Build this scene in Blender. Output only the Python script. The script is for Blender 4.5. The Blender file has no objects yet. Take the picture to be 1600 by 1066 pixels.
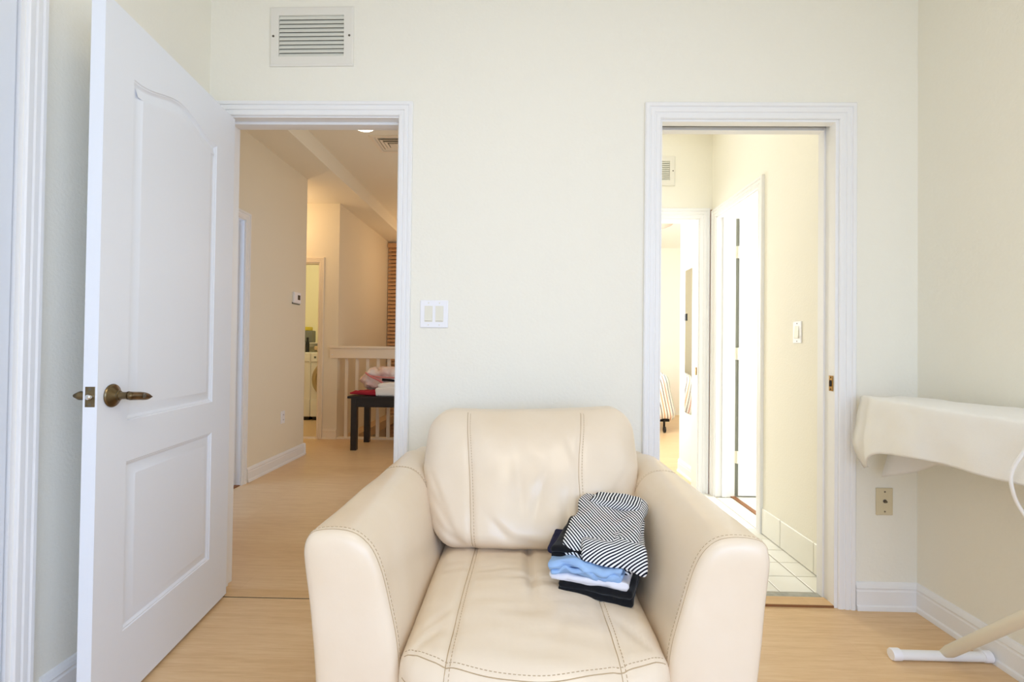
import bpy, bmesh, math, random
import numpy as np
from mathutils import Vector, Matrix, noise
from mathutils.bvhtree import BVHTree
from mathutils.geometry import tessellate_polygon

random.seed(7)
sc = bpy.context.scene
COL = sc.collection

# ------------------------------------------------------------------ camera
YAW, PITCH, ROLL, CAM_H = 0.0197, 0.0123, -0.012, 1.10
def cam_rot(yaw, pitch, roll):
    cy, sy = math.cos(yaw), math.sin(yaw)
    cp, sp = math.cos(pitch), math.sin(pitch)
    cr, sr = math.cos(roll), math.sin(roll)
    Rz = np.array([[cy, -sy, 0], [sy, cy, 0], [0, 0, 1]])
    Rx = np.array([[1, 0, 0], [0, cp, -sp], [0, sp, cp]])
    Ry = np.array([[cr, 0, sr], [0, 1, 0], [-sr, 0, cr]])
    return Rz @ Rx @ Ry
Rm = cam_rot(YAW, PITCH, ROLL)
cam_data = bpy.data.cameras.new('camera')
cam_data.sensor_fit = 'HORIZONTAL'; cam_data.sensor_width = 36.0
cam_data.lens = 755.6 / 1600 * 36.0
cam_data.clip_start = 0.02
cam = bpy.data.objects.new('camera', cam_data); COL.objects.link(cam)
M4 = Matrix(((Rm[0, 0], Rm[0, 2], -Rm[0, 1], 0), (Rm[1, 0], Rm[1, 2], -Rm[1, 1], 0), (Rm[2, 0], Rm[2, 2], -Rm[2, 1], CAM_H), (0, 0, 0, 1)))
cam.matrix_world = M4
sc.camera = cam

# ------------------------------------------------------------------ exposure, world, large lights
sc.view_settings.view_transform = 'Standard'
sc.view_settings.look = 'None'
sc.view_settings.gamma = 1.0
sc.view_settings.use_curve_mapping = False
sc.view_settings.exposure = -0.07
try:
    sc.cycles.use_denoising = True
    sc.cycles.max_bounces = 10; sc.cycles.diffuse_bounces = 7
    sc.cycles.sample_clamp_indirect = 8
except Exception:
    pass
world = bpy.data.worlds.new('sky'); sc.world = world
world.use_nodes = True
wb = world.node_tree.nodes['Background']
wb.inputs[0].default_value = (0.80, 0.90, 1.0, 1); wb.inputs[1].default_value = 2.0

def area(name, loc, direction, sx, sy, power, color):
    l = bpy.data.lights.new(name, 'AREA'); l.shape = 'RECTANGLE'; l.size = sx; l.size_y = sy
    l.energy = power; l.color = color
    o = bpy.data.objects.new(name, l); COL.objects.link(o); o.location = loc
    o.rotation_euler = Vector(direction).to_track_quat('-Z', 'Y').to_euler()
    return o
def point(name, loc, power, color, radius=0.08):
    l = bpy.data.lights.new(name, 'POINT'); l.energy = power; l.color = color; l.shadow_soft_size = radius
    o = bpy.data.objects.new(name, l); COL.objects.link(o); o.location = loc
    return o
DAY = (0.375, 0.575, 1.0); ORANGE = (1.0, 0.72, 0.44)
wl = area('daylight_room_window', (0.45, -2.25, 1.5), (0, 1, -0.62), 2.2, 1.7, 24, DAY)
wl.data.spread = math.radians(125)
wr = area('daylight_side_window', (1.72, -1.15, 1.45), (-1, 0.25, -0.3), 1.5, 1.5, 36, DAY)
area('room_ceiling_fill', (0.15, 0.2, 2.80), (0, 0, -1), 0.7, 0.7, 11, (1.0, 0.92, 0.78))  # added fill, out of view: evens the room and warms the upper walls
area('daylight_bathroom_window', (3.15, 3.0, 1.6), (-1, 0.05, 0), 1.0, 1.2, 38, (0.95, 0.97, 1.0))
area('bedroom_fill', (0.47, 5.3, 1.5), (1, 0.0, 0), 1.7, 1.5, 72, (0.88, 0.94, 1.0))  # added fill for the bedroom walls; the wall behind it has no window
area('vestibule_ceiling_fill', (0.9, 3.0, 2.84), (0, 0, -1), 0.7, 1.0, 4.2, (0.86, 0.94, 1.0))  # added soft panel, out of view, brightening the vestibule without a hotspot
point('hall_recess_lamp', (-2.75, 5.2, 2.45), 7, ORANGE, 0.06)
point('stair_lamp', (-1.0, 6.9, 2.2), 15, ORANGE, 0.1)
point('laundry_lamp', (-2.95, 6.4, 2.55), 13, (1.0, 0.95, 0.72), 0.1)
area('hall_daylight', (0.2, 4.0, 1.5), (-1, 0.0, -0.1), 1.2, 1.5, 13, (0.86, 0.93, 1.0))
area('daylight_side_room', (-3.6, 3.0, 1.5), (1, 0.0, 0), 0.9, 1.4, 22, DAY)

# ------------------------------------------------------------------ materials
def lin(c):
    out = []
    for v in c:
        v = v / 255.0
        out.append(v / 12.92 if v <= 0.04045 else ((v + 0.055) / 1.055) ** 2.4)
    return tuple(out) + (1.0,)
MATS = {}
def mat(name, rgb, rough=0.6, metal=0.0, bump=None, var=None, spec=0.5, sheen=0.0, emit=None, stretch=None, coat=0.0):
    m = bpy.data.materials.new(name); m.use_nodes = True
    nt = m.node_tree; b = nt.nodes['Principled BSDF']
    b.inputs['Base Color'].default_value = lin(rgb)
    b.inputs['Roughness'].default_value = rough
    b.inputs['Metallic'].default_value = metal
    b.inputs['Specular IOR Level'].default_value = spec
    if sheen: b.inputs['Sheen Weight'].default_value = sheen
    if coat: b.inputs['Coat Weight'].default_value = coat; b.inputs['Coat Roughness'].default_value = 0.15
    tc = nt.nodes.new('ShaderNodeTexCoord')
    src = tc.outputs['Object']
    if stretch:
        mp = nt.nodes.new('ShaderNodeMapping'); mp.inputs['Scale'].default_value = stretch
        nt.links.new(src, mp.inputs['Vector']); src = mp.outputs['Vector']
    if var:
        n = nt.nodes.new('ShaderNodeTexNoise'); n.inputs['Scale'].default_value = var[0]; n.inputs['Detail'].default_value = 4
        nt.links.new(src, n.inputs['Vector'])
        mx = nt.nodes.new('ShaderNodeMix'); mx.data_type = 'RGBA'
        mx.inputs[6].default_value = lin(rgb); mx.inputs[7].default_value = lin(var[1])
        r = nt.nodes.new('ShaderNodeMapRange'); r.inputs[1].default_value = 0.35; r.inputs[2].default_value = 0.7
        nt.links.new(n.outputs['Fac'], r.inputs[0]); nt.links.new(r.outputs[0], mx.inputs[0])
        nt.links.new(mx.outputs[2], b.inputs['Base Color'])
    if bump:
        n2 = nt.nodes.new('ShaderNodeTexNoise'); n2.inputs['Scale'].default_value = bump[0]; n2.inputs['Detail'].default_value = 3
        nt.links.new(src, n2.inputs['Vector'])
        bp = nt.nodes.new('ShaderNodeBump'); bp.inputs['Strength'].default_value = bump[1]; bp.inputs['Distance'].default_value = bump[2]
        nt.links.new(n2.outputs['Fac'], bp.inputs['Height']); nt.links.new(bp.outputs['Normal'], b.inputs['Normal'])
    if emit:
        b.inputs['Emission Color'].default_value = lin(emit[0]); b.inputs['Emission Strength'].default_value = emit[1]
    MATS[name] = m
    return m
WALL = mat('cream_wall_paint', (242, 239, 227), 0.75, bump=(95, 0.35, 0.004), spec=0.25)
WALLV = mat('cream_vestibule_paint', (243, 240, 229), 0.75, bump=(95, 0.25, 0.003), spec=0.25)
WALLH = mat('tan_hall_paint', (236, 227, 206), 0.75, bump=(95, 0.25, 0.003), spec=0.25)
WALLB = mat('white_room_paint', (247, 243, 232), 0.8, spec=0.2)
CEIL = mat('ceiling_paint', (240, 233, 216), 0.85, spec=0.2)
TRIM = mat('white_gloss_trim', (241, 241, 241), 0.38, spec=0.4)
DOORW = mat('white_door_paint', (233, 238, 246), 0.42, bump=(60, 0.05, 0.002), spec=0.4)
TRIMW = mat('cream_hall_trim', (240, 228, 208), 0.45)
LEATHER = mat('cream_leather', (235, 219, 197), 0.29, bump=(42, 0.16, 0.003), var=(5, (231, 213, 188)), spec=0.45)
STITCH = mat('tan_stitching', (184, 160, 126), 0.7)
BRONZE = mat('antique_brass', (128, 112, 84), 0.30, metal=1.0, var=(30, (96, 82, 60)))
STEEL = mat('bright_steel', (210, 208, 205), 0.18, metal=1.0)
BRASS = mat('old_brass', (170, 130, 70), 0.35, metal=1.0, var=(60, (110, 82, 45)))
DARK = mat('dark_gap', (38, 34, 30), 0.9)
DUCT = mat('dark_duct', (150, 148, 136), 0.9)
GRILLE = mat('white_grille', (232, 229, 220), 0.5)
SLATC = mat('grille_slat', (226, 226, 216), 0.5)
PLASTW = mat('white_plastic', (242, 242, 246), 0.35)
PLASTI = mat('ivory_plastic', (232, 229, 214), 0.4)
PLASTA = mat('almond_plastic', (218, 205, 172), 0.45)
SCREW = mat('screw_metal', (110, 104, 92), 0.4, metal=0.7)
TILE = mat('white_glazed_tile', (243, 242, 234), 0.18, var=(3, (238, 236, 226)))
GROUT = mat('beige_grout', (172, 166, 150), 0.9)
MORTAR = mat('grey_mortar', (186, 184, 172), 0.95, bump=(80, 0.6, 0.004), var=(25, (160, 160, 150)))
TERRY = mat('white_terry', (247, 245, 240), 0.95, bump=(700, 0.7, 0.0025), sheen=0.3, spec=0.1)
TUBEW = mat('white_enamel_tube', (240, 240, 240), 0.3)
TUBEC = mat('cream_enamel_tube', (228, 222, 205), 0.35)
BLACKC = mat('black_cotton', (24, 24, 27), 0.95, bump=(300, 0.3, 0.001), sheen=0.15, spec=0.1)
NAVY = mat('navy_cotton', (46, 46, 70), 0.95, bump=(300, 0.3, 0.001), spec=0.1)
LBLUE = mat('light_blue_cotton', (158, 190, 228), 0.9, bump=(300, 0.2, 0.001), var=(18, (146, 176, 216)), spec=0.1)
WHITEC = mat('white_cotton', (228, 228, 236), 0.9, bump=(250, 0.2, 0.001), spec=0.1)
GREYTRIM = mat('grey_blue_binding', (150, 172, 190), 0.9)
ESPRESSO = mat('espresso_wood', (34, 27, 25), 0.35, var=(8, (26, 20, 18)), stretch=(1, 1, 12))
BAG = mat('white_plastic_bag', (238, 226, 218), 0.3, var=(9, (226, 190, 182)), bump=(30, 0.5, 0.006))
BAGT = mat('pink_bag_trim', (214, 130, 128), 0.35)
RED = mat('red_cloth', (160, 24, 44), 0.85, bump=(60, 0.5, 0.004))
APPL = mat('white_appliance', (236, 234, 228), 0.25)
RINGM = mat('beige_ring', (186, 166, 124), 0.3, metal=0.3)
GLASSD = mat('dark_porthole', (20, 24, 34), 0.08, spec=0.8)
CARPET = mat('beige_laundry_floor', (206, 178, 140), 0.8, bump=(120, 0.4, 0.004))
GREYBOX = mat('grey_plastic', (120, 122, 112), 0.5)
YELLOW = mat('yellow_plastic', (206, 190, 60), 0.5)
BLACKP = mat('black_plastic', (22, 24, 24), 0.45)
BLINDS = mat('brown_wood_slat', (214, 174, 130), 0.5, var=(20, (196, 150, 106)), stretch=(1, 6, 6))
CORDW = mat('white_cord', (240, 240, 238), 0.4)
LAMPON = mat('lit_lamp_lens', (255, 240, 215), 0.5, emit=((255, 240, 212), 6.0))
PINKG = mat('pink_glass_shade', (240, 196, 180), 0.3)
MIRROR = mat('mirror_silver', (235, 240, 240), 0.03, metal=1.0)
BROWNW = mat('raw_brown_wood', (140, 92, 52), 0.6)
BRASSM = mat('marble_threshold', (196, 170, 140), 0.4, var=(20, (150, 124, 96)))
BLACKM = mat('black_metal', (24, 22, 22), 0.4, metal=0.5)

def wood_mat(name, c1, c2, c3, rough):
    m = bpy.data.materials.new(name); m.use_nodes = True
    nt = m.node_tree; L = nt.links; b = nt.nodes['Principled BSDF']
    g = nt.nodes.new('ShaderNodeNewGeometry')
    def noise_tex(scale, sx, sy, det):
        mp = nt.nodes.new('ShaderNodeMapping'); mp.inputs['Scale'].default_value = (sx, sy, 1)
        L.new(g.outputs['Position'], mp.inputs['Vector'])
        n = nt.nodes.new('ShaderNodeTexNoise'); n.inputs['Scale'].default_value = scale; n.inputs['Detail'].default_value = det
        n.inputs['Roughness'].default_value = 0.6
        L.new(mp.outputs['Vector'], n.inputs['Vector']); return n
    n1 = noise_tex(6, 0.5, 7.0, 6); n2 = noise_tex(30, 0.35, 5, 4)
    br = nt.nodes.new('ShaderNodeTexBrick'); br.offset = 0.37; br.inputs['Scale'].default_value = 1.0
    br.inputs['Brick Width'].default_value = 1.25; br.inputs['Row Height'].default_value = 0.19; br.inputs['Mortar Size'].default_value = 0.0008
    br.inputs['Color1'].default_value = (0.46, 0.46, 0.46, 1); br.inputs['Color2'].default_value = (0.54, 0.54, 0.54, 1); br.inputs['Mortar'].default_value = (0.42, 0.42, 0.42, 1)
    L.new(g.outputs['Position'], br.inputs['Vector'])
    def ma(op, a, bb):
        q = nt.nodes.new('ShaderNodeMath'); q.operation = op
        for i, v in enumerate((a, bb)):
            if isinstance(v, (int, float)): q.inputs[i].default_value = v
            else: L.new(v, q.inputs[i])
        return q.outputs[0]
    s = ma('ADD', ma('MULTIPLY', n1.outputs['Fac'], 0.55), ma('MULTIPLY', n2.outputs['Fac'], 0.45))
    s = ma('ADD', s, ma('MULTIPLY', ma('SUBTRACT', br.outputs['Color'], 0.5), 1.2))
    cr = nt.nodes.new('ShaderNodeValToRGB')
    e = cr.color_ramp.elements
    e[0].position = 0.30; e[0].color = lin(c3); e[1].position = 0.68; e[1].color = lin(c1)
    k = e.new(0.5); k.color = lin(c2)
    L.new(s, cr.inputs[0]); L.new(cr.outputs[0], b.inputs['Base Color'])
    b.inputs['Roughness'].default_value = rough; b.inputs['Specular IOR Level'].default_value = 0.5
    bp = nt.nodes.new('ShaderNodeBump'); bp.inputs['Strength'].default_value = 0.05; bp.inputs['Distance'].default_value = 0.002
    L.new(n2.outputs['Fac'], bp.inputs['Height']); L.new(bp.outputs['Normal'], b.inputs['Normal'])
    return m
FLOORW = wood_mat('maple_laminate', (234, 203, 160), (225, 190, 144), (210, 172, 124), 0.33)
STRIPW = wood_mat('maple_strip', (226, 190, 140), (216, 178, 128), (204, 164, 114), 0.35)

def stripe_mat(name, freq, c1, c2, duty=0.5):
    m = bpy.data.materials.new(name); m.use_nodes = True
    nt = m.node_tree; L = nt.links; b = nt.nodes['Principled BSDF']
    uv = nt.nodes.new('ShaderNodeUVMap'); sp = nt.nodes.new('ShaderNodeSeparateXYZ'); L.new(uv.outputs[0], sp.inputs[0])
    a = nt.nodes.new('ShaderNodeMath'); a.operation = 'MULTIPLY'; a.inputs[1].default_value = freq; L.new(sp.outputs[1], a.inputs[0])
    f = nt.nodes.new('ShaderNodeMath'); f.operation = 'FRACT'; L.new(a.outputs[0], f.inputs[0])
    gt = nt.nodes.new('ShaderNodeMath'); gt.operation = 'GREATER_THAN'; gt.inputs[1].default_value = duty; L.new(f.outputs[0], gt.inputs[0])
    mx = nt.nodes.new('ShaderNodeMix'); mx.data_type = 'RGBA'; mx.inputs[6].default_value = lin(c1); mx.inputs[7].default_value = lin(c2)
    L.new(gt.outputs[0], mx.inputs[0]); L.new(mx.outputs[2], b.inputs['Base Color'])
    b.inputs['Roughness'].default_value = 0.9; b.inputs['Specular IOR Level'].default_value = 0.15
    return m
STRIPE = stripe_mat('black_white_stripe', 118.0, (28, 30, 44), (240, 240, 240), 0.5)

def bed_mat():
    m = bpy.data.materials.new('pastel_striped_bedspread'); m.use_nodes = True
    nt = m.node_tree; L = nt.links; b = nt.nodes['Principled BSDF']
    uv = nt.nodes.new('ShaderNodeUVMap'); sp = nt.nodes.new('ShaderNodeSeparateXYZ'); L.new(uv.outputs[0], sp.inputs[0])
    a = nt.nodes.new('ShaderNodeMath'); a.operation = 'MULTIPLY'; a.inputs[1].default_value = 2.6; L.new(sp.outputs[0], a.inputs[0])
    f = nt.nodes.new('ShaderNodeMath'); f.operation = 'FRACT'; L.new(a.outputs[0], f.inputs[0])
    cr = nt.nodes.new('ShaderNodeValToRGB'); cr.color_ramp.interpolation = 'CONSTANT'
    e = cr.color_ramp.elements
    seq = [(0, (160, 196, 184)), (.16, (188, 206, 190)), (.24, (244, 242, 236)), (.30, (206, 120, 96)), (.33, (246, 244, 238)), (.39, (120, 108, 104)), (.42, (246, 244, 238)), (.48, (226, 178, 140)), (.52, (246, 244, 238)), (.58, (134, 118, 112)), (.61, (246, 242, 234)), (.68, (202, 138, 116)), (.71, (246, 244, 238)), (.79, (112, 130, 150)), (.82, (246, 244, 238)), (.90, (176, 190, 170)), (.94, (246, 244, 238))]
    e[0].position = 0; e[0].color = lin(seq[0][1]); e[1].position = seq[1][0]; e[1].color = lin(seq[1][1])
    for p, c in seq[2:]:
        k = e.new(p); k.color = lin(c)
    L.new(f.outputs[0], cr.inputs[0]); L.new(cr.outputs[0], b.inputs['Base Color'])
    b.inputs['Roughness'].default_value = 0.9
    return m
BEDSPREAD = bed_mat()

# ------------------------------------------------------------------ object helpers
def tag(o, label=None, cat=None, group=None, kind=None):
    if label: o['label'] = label
    if cat: o['category'] = cat
    if group: o['group'] = group
    if kind: o['kind'] = kind
    return o
def empty(name, loc=(0, 0, 0), rz=0.0, **k):
    o = bpy.data.objects.new(name, None); COL.objects.link(o)
    o.location = loc; o.rotation_euler = (0, 0, rz); o.empty_display_size = 0.05
    return tag(o, **k)
def root_matrix(o):
    M = Matrix.Identity(4)
    while o is not None:
        M = (Matrix.Translation(o.location) @ o.rotation_euler.to_matrix().to_4x4()) @ M
        o = o.parent
    return M

class MB:
    def __init__(s): s.v = []; s.f = []; s.uv = {}
    def add(s, vs, fs, uv=None):
        n = len(s.v); s.v += [tuple(map(float, p)) for p in vs]; s.f += [tuple(i + n for i in q) for q in fs]
        if uv is not None:
            for i, t in enumerate(uv): s.uv[n + i] = t
        return s
    def box(s, x0, x1, y0, y1, z0, z1):
        return s.add([(x0, y0, z0), (x1, y0, z0), (x1, y1, z0), (x0, y1, z0), (x0, y0, z1), (x1, y0, z1), (x1, y1, z1), (x0, y1, z1)],
                     [(0, 3, 2, 1), (4, 5, 6, 7), (0, 1, 5, 4), (1, 2, 6, 5), (2, 3, 7, 6), (3, 0, 4, 7)])
    def loft(s, loops, closed=True, caps=True):
        n = len(loops[0]); vs = [p for l in loops for p in l]; fs = []
        for k in range(len(loops) - 1):
            for i in range(n if closed else n - 1):
                j = (i + 1) % n
                fs.append((k * n + i, k * n + j, (k + 1) * n + j, (k + 1) * n + i))
        if caps and closed:
            fs.append(tuple(reversed(range(n)))); b = (len(loops) - 1) * n
            fs.append(tuple(b + i for i in range(n)))
        return s.add(vs, fs)
    def tube(s, pts, r, n=10, caps=True):
        P = [Vector(p) for p in pts]; loops = []
        up = Vector((0, 0, 1))
        t0 = (P[1] - P[0]).normalized()
        u = t0.cross(up)
        if u.length < 1e-3: u = t0.cross(Vector((1, 0, 0)))
        u.normalize()
        for i, p in enumerate(P):
            t = (P[min(i + 1, len(P) - 1)] - P[max(i - 1, 0)]).normalized()
            u = (u - t * u.dot(t)).normalized(); w = t.cross(u)
            rr = r[i] if isinstance(r, (list, tuple)) else r
            loops.append([p + (u * math.cos(2 * math.pi * k / n) + w * math.sin(2 * math.pi * k / n)) * rr for k in range(n)])
        return s.loft(loops, True, caps)
    def lathe(s, o, axis, prof, n=24):
        # prof: list of (radius, distance along axis)
        o = Vector(o); a = Vector(axis).normalized()
        u = a.cross(Vector((0, 0, 1)))
        if u.length < 1e-3: u = Vector((1, 0, 0))
        u.normalize(); w = a.cross(u)
        loops = [[o + a * d + (u * math.cos(2 * math.pi * k / n) + w * math.sin(2 * math.pi * k / n)) * max(r, 1e-4) for k in range(n)] for r, d in prof]
        return s.loft(loops)
    def grid(s, P, uv=None, flip=False):
        # P: rows x cols array of points
        P = np.asarray(P, float); r, c = P.shape[:2]; fs = []
        for i in range(r - 1):
            for j in range(c - 1):
                q = (i * c + j, i * c + j + 1, (i + 1) * c + j + 1, (i + 1) * c + j)
                fs.append(tuple(reversed(q)) if flip else q)
        return s.add(P.reshape(-1, 3), fs, None if uv is None else [tuple(t) for t in np.asarray(uv).reshape(-1, 2)])
    def mesh(s, name, m, smooth=False, inv=None):
        me = bpy.data.meshes.new(name)
        vs = s.v if inv is None else [tuple(inv @ Vector(p)) for p in s.v]
        me.from_pydata(vs, [], s.f); me.update()
        bm = bmesh.new(); bm.from_mesh(me); bmesh.ops.recalc_face_normals(bm, faces=bm.faces); bm.to_mesh(me); bm.free()
        me.materials.append(m)
        if s.uv:
            l = me.uv_layers.new(name='UVMap')
            for lp in me.loops: l.data[lp.index].uv = s.uv.get(lp.vertex_index, (0, 0))
        if smooth:
            me.polygons.foreach_set('use_smooth', [True] * len(me.polygons))
            if smooth != 'all':
                try: me.set_sharp_from_angle(angle=math.radians(smooth if smooth is not True else 40))
                except Exception: pass
        return me
    def build(s, name, m, parent=None, smooth=False, bevel=0, local=False, kind=None, segs=2):
        inv = None
        if parent is not None and not local: inv = root_matrix(parent).inverted()
        o = bpy.data.objects.new(name, s.mesh(name, m, smooth, inv)); COL.objects.link(o)
        if parent is not None: o.parent = parent
        if bevel:
            b = o.modifiers.new('bevel', 'BEVEL'); b.width = bevel; b.segments = segs; b.limit_method = 'ANGLE'; b.angle_limit = math.radians(40)
        if kind: o['kind'] = kind
        return o

def rbox(sx, sy, sz, r, n=(10, 8, 4), deform=None, k=4):
    """rounded box centred on 0; returns verts (Nx3), faces, and cube coordinates in -1..1"""
    h = np.array([sx, sy, sz]) / 2.0
    r = min(r, *(h * 0.999))
    axes = []
    for a in range(3):
        inn = h[a] - r
        rim = [inn + r * math.tan(math.pi / 4 * t / k) for t in range(1, k + 1)]
        mid = list(np.linspace(-inn, inn, n[a] + 1))
        axes.append([-x for x in reversed(rim)] + mid + rim)
    idx = {}; V = []; F = []
    def vid(p):
        key = tuple(round(c, 7) for c in p)
        if key not in idx: idx[key] = len(V); V.append(p)
        return idx[key]
    for a in range(3):
        b, c = (a + 1) % 3, (a + 2) % 3
        for sgn in (-1, 1):
            for i in range(len(axes[b]) - 1):
                for j in range(len(axes[c]) - 1):
                    q = []
                    for di, dj in ((0, 0), (1, 0), (1, 1), (0, 1)):
                        p = [0, 0, 0]; p[a] = sgn * h[a]; p[b] = axes[b][i + di]; p[c] = axes[c][j + dj]
                        q.append(vid(tuple(p)))
                    F.append(tuple(q if sgn > 0 else reversed(q)))
    Q = np.array(V); C = np.clip(Q, -(h - r), h - r); D = Q - C
    ln = np.linalg.norm(D, axis=1, keepdims=True)
    P = C + D / np.maximum(ln, 1e-9) * r
    U = P / h
    if deform is not None: P = deform(P, U)
    return P, F, U
def nz(P, scale, seed=0.0):
    return np.array([noise.noise(Vector((p[0] * scale + seed, p[1] * scale - seed * 1.7, p[2] * scale + seed * .3))) for p in P])
def catmull(pts, n=8, closed=False):
    P = [np.array(p, float) for p in pts]; out = []
    N = len(P); rng = range(N if closed else N - 1)
    for i in rng:
        if closed: a, b, c, d = P[i - 1], P[i], P[(i + 1) % N], P[(i + 2) % N]
        else: a, b, c, d = P[max(i - 1, 0)], P[i], P[i + 1], P[min(i + 2, N - 1)]
        for t in np.arange(n) / n:
            out.append(0.5 * ((2 * b) + (-a + c) * t + (2 * a - 5 * b + 4 * c - d) * t * t + (-a + 3 * b - 3 * c + d) * t ** 3))
    if not closed: out.append(P[-1])
    return out
def bvh_of(P, F):
    return BVHTree.FromPolygons([Vector(p) for p in P], [tuple(f) for f in F])
def on_surface(bvh, pts, direction, lift=0.0005):
    out = []
    d = Vector(direction)
    for p in pts:
        h = bvh.ray_cast(Vector(p) - d * 2.0, d)
        if h[0] is not None: out.append(h[0] - d * lift)
    return out
def dashes(mb, pts, r, on=0.006, off=0.004, n=5):
    P = [Vector(p) for p in pts]
    acc = 0.0; cur = []; drawing = True; lim = on
    for i in range(len(P) - 1):
        seg = (P[i + 1] - P[i]); L = seg.length
        if L < 1e-6: continue
        t = 0.0
        if drawing and not cur: cur = [P[i]]
        while t < L:
            step = min(lim - acc, L - t); t += step; acc += step
            if drawing: cur.append(P[i] + seg * (t / L))
            if acc >= lim - 1e-9:
                if drawing and len(cur) > 1: mb.tube(cur, r, n)
                drawing = not drawing; acc = 0.0; lim = on if drawing else off
                cur = [P[i] + seg * (t / L)] if drawing else []
    return mb

def wall_panels(axis, t0, t1, a0, a1, z0, z1, holes):
    """wall slab: axis 'x' = runs along x (thickness in y) or 'y'; holes = (a0,a1,z0,z1)"""
    A = sorted({a0, a1, *[h[0] for h in holes], *[h[1] for h in holes]}); A = [v for v in A if a0 <= v <= a1]
    Z = sorted({z0, z1, *[h[2] for h in holes], *[h[3] for h in holes]}); Z = [v for v in Z if z0 <= v <= z1]
    mb = MB()
    solid = {}
    for i in range(len(A) - 1):
        for j in range(len(Z) - 1):
            ca, cz = (A[i] + A[i + 1]) / 2, (Z[j] + Z[j + 1]) / 2
            solid[i, j] = not any(h[0] < ca < h[1] and h[2] < cz < h[3] for h in holes)
    def pt(a, t, z): return (a, t, z) if axis == 'x' else (t, a, z)
    for (i, j), ok in solid.items():
        if not ok: continue
        x0, x1, w0, w1 = A[i], A[i + 1], Z[j], Z[j + 1]
        for t in (t0, t1):
            mb.add([pt(x0, t, w0), pt(x1, t, w0), pt(x1, t, w1), pt(x0, t, w1)], [(0, 1, 2, 3)])
        for di, dj, e in ((-1, 0, (x0, x0, w0, w1)), (1, 0, (x1, x1, w0, w1)), (0, -1, (x0, x1, w0, w0)), (0, 1, (x0, x1, w1, w1))):
            if not solid.get((i + di, j + dj), False):
                p, q = (e[0], e[2]), (e[1], e[3])
                mb.add([pt(p[0], t0, p[1]), pt(q[0], t0, q[1]), pt(q[0], t1, q[1]), pt(p[0], t1, p[1])], [(0, 1, 2, 3)])
    bm_v = {}; V = []; F = []
    for f in mb.f:
        q = []
        for i in f:
            key = tuple(round(c, 6) for c in mb.v[i])
            if key not in bm_v: bm_v[key] = len(V); V.append(key)
            q.append(bm_v[key])
        F.append(tuple(q))
    mb.v, mb.f = V, F
    return mb
def structure(o): o['kind'] = 'structure'; return o

CASING = [(0, 0), (0, .008), (.004, .0115), (.018, .0125), (.0205, .0095), (.024, .0095), (.027, .0145), (.040, .0155), (.043, .0125), (.046, .0125), (.049, .0185), (.060, .019), (.065, .015), (.065, 0)]
def casing(mb, axis, t, sgn, a0, a1, top, z0=0.0, width=.065, left=True, right=True):
    """door casing round an opening (a0..a1, up to top) on wall plane t, standing out along sgn"""
    k = width / .065
    loops = []
    def pt(a, d, z): return (a, t + sgn * d, z) if axis == 'x' else (t + sgn * d, a, z)
    path = []
    if left: path += [(a0, z0, -1, 0), (a0, top, -1, 1)]
    else: path += [(a0, top, 0, 1)]
    if right: path += [(a1, top, 1, 1), (a1, z0, 1, 0)]
    else: path += [(a1, top, 0, 1)]
    for a, z, da, dz in path:
        loops.append([pt(a + da * w * k, d, z + dz * w * k) for w, d in CASING])
    mb.loft(loops)
    return mb
BASE = [(0, 0), (.0, .0), (.022, 0), (.022, .006), (.020, .017), (.014, .022), (.014, .078), (.011, .083), (.011, .088), (.014, .092), (.011, .102), (.006, .112), (0, .115)]
def baseboard(mb, axis, t, sgn, a0, a1, h=.115):
    k = h / .115
    def pt(a, d, z): return (a, t + sgn * d, z) if axis == 'x' else (t + sgn * d, a, z)
    mb.loft([[pt(a, d, z * k) for d, z in BASE[1:]] for a in (a0, a1)])
    return mb

# ------------------------------------------------------------------ the setting: main room
Y0, Y1 = 2.11, 2.23          # the wall with the two doorways
XL, XR = -1.40, 1.70
CZ = 2.86
structure(MB().box(-3.9, 1.9, -2.5, Y0 + .06, -.12, 0).box(-2.30, .30, Y0 + .06, 5.72, -.12, 0).box(-3.75, -2.2, 4.80, 5.62, -.12, -.0005).build('floor', FLOORW))
structure(wall_panels('x', Y0, Y1, -2.27, 2.0, 0, 3.0, [(-1.352, -.53, -.01, 2.118), (.575, 1.369, -.01, 2.112)]).build('wall_back', WALL))
structure(wall_panels('y', XL - .12, XL, -2.4, Y0, 0, 3.0, [(.40, 1.318, -.01, 2.12)]).build('wall_left', WALL))
structure(wall_panels('y', XR, XR + .12, -2.4, Y0, 0, 3.0, [(-1.95, -.35, .6, 2.2)]).build('wall_right', WALL))
structure(wall_panels('x', -2.32, -2.2, XL - .12, XR + .12, 0, 3.0, [(-.65, 1.55, .5, 2.4)]).build('wall_front', WALL))
structure(MB().box(XL - .12, XR + .12, -2.4, Y0, CZ, CZ + .1).build('ceiling', CEIL))
win = MB().box(-.65, 1.55, -2.31, -2.24, .5, .56).box(-.65, 1.55, -2.31, -2.24, 2.34, 2.4).box(-.65, -.6, -2.31, -2.24, .56, 2.34).box(1.5, 1.55, -2.31, -2.24, .56, 2.34).box(.42, .47, -2.31, -2.24, .56, 2.34)
structure(win.build('window_1', TRIM))
win = MB().box(XR + .03, XR + .09, -1.95, -.35, .6, .65).box(XR + .03, XR + .09, -1.95, -.35, 2.15, 2.2).box(XR + .03, XR + .09, -1.95, -1.9, .65, 2.15).box(XR + .03, XR + .09, -.40, -.35, .65, 2.15).box(XR + .03, XR + .09, -1.175, -1.125, .65, 2.15)
structure(win.build('window_3', TRIM))

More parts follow.
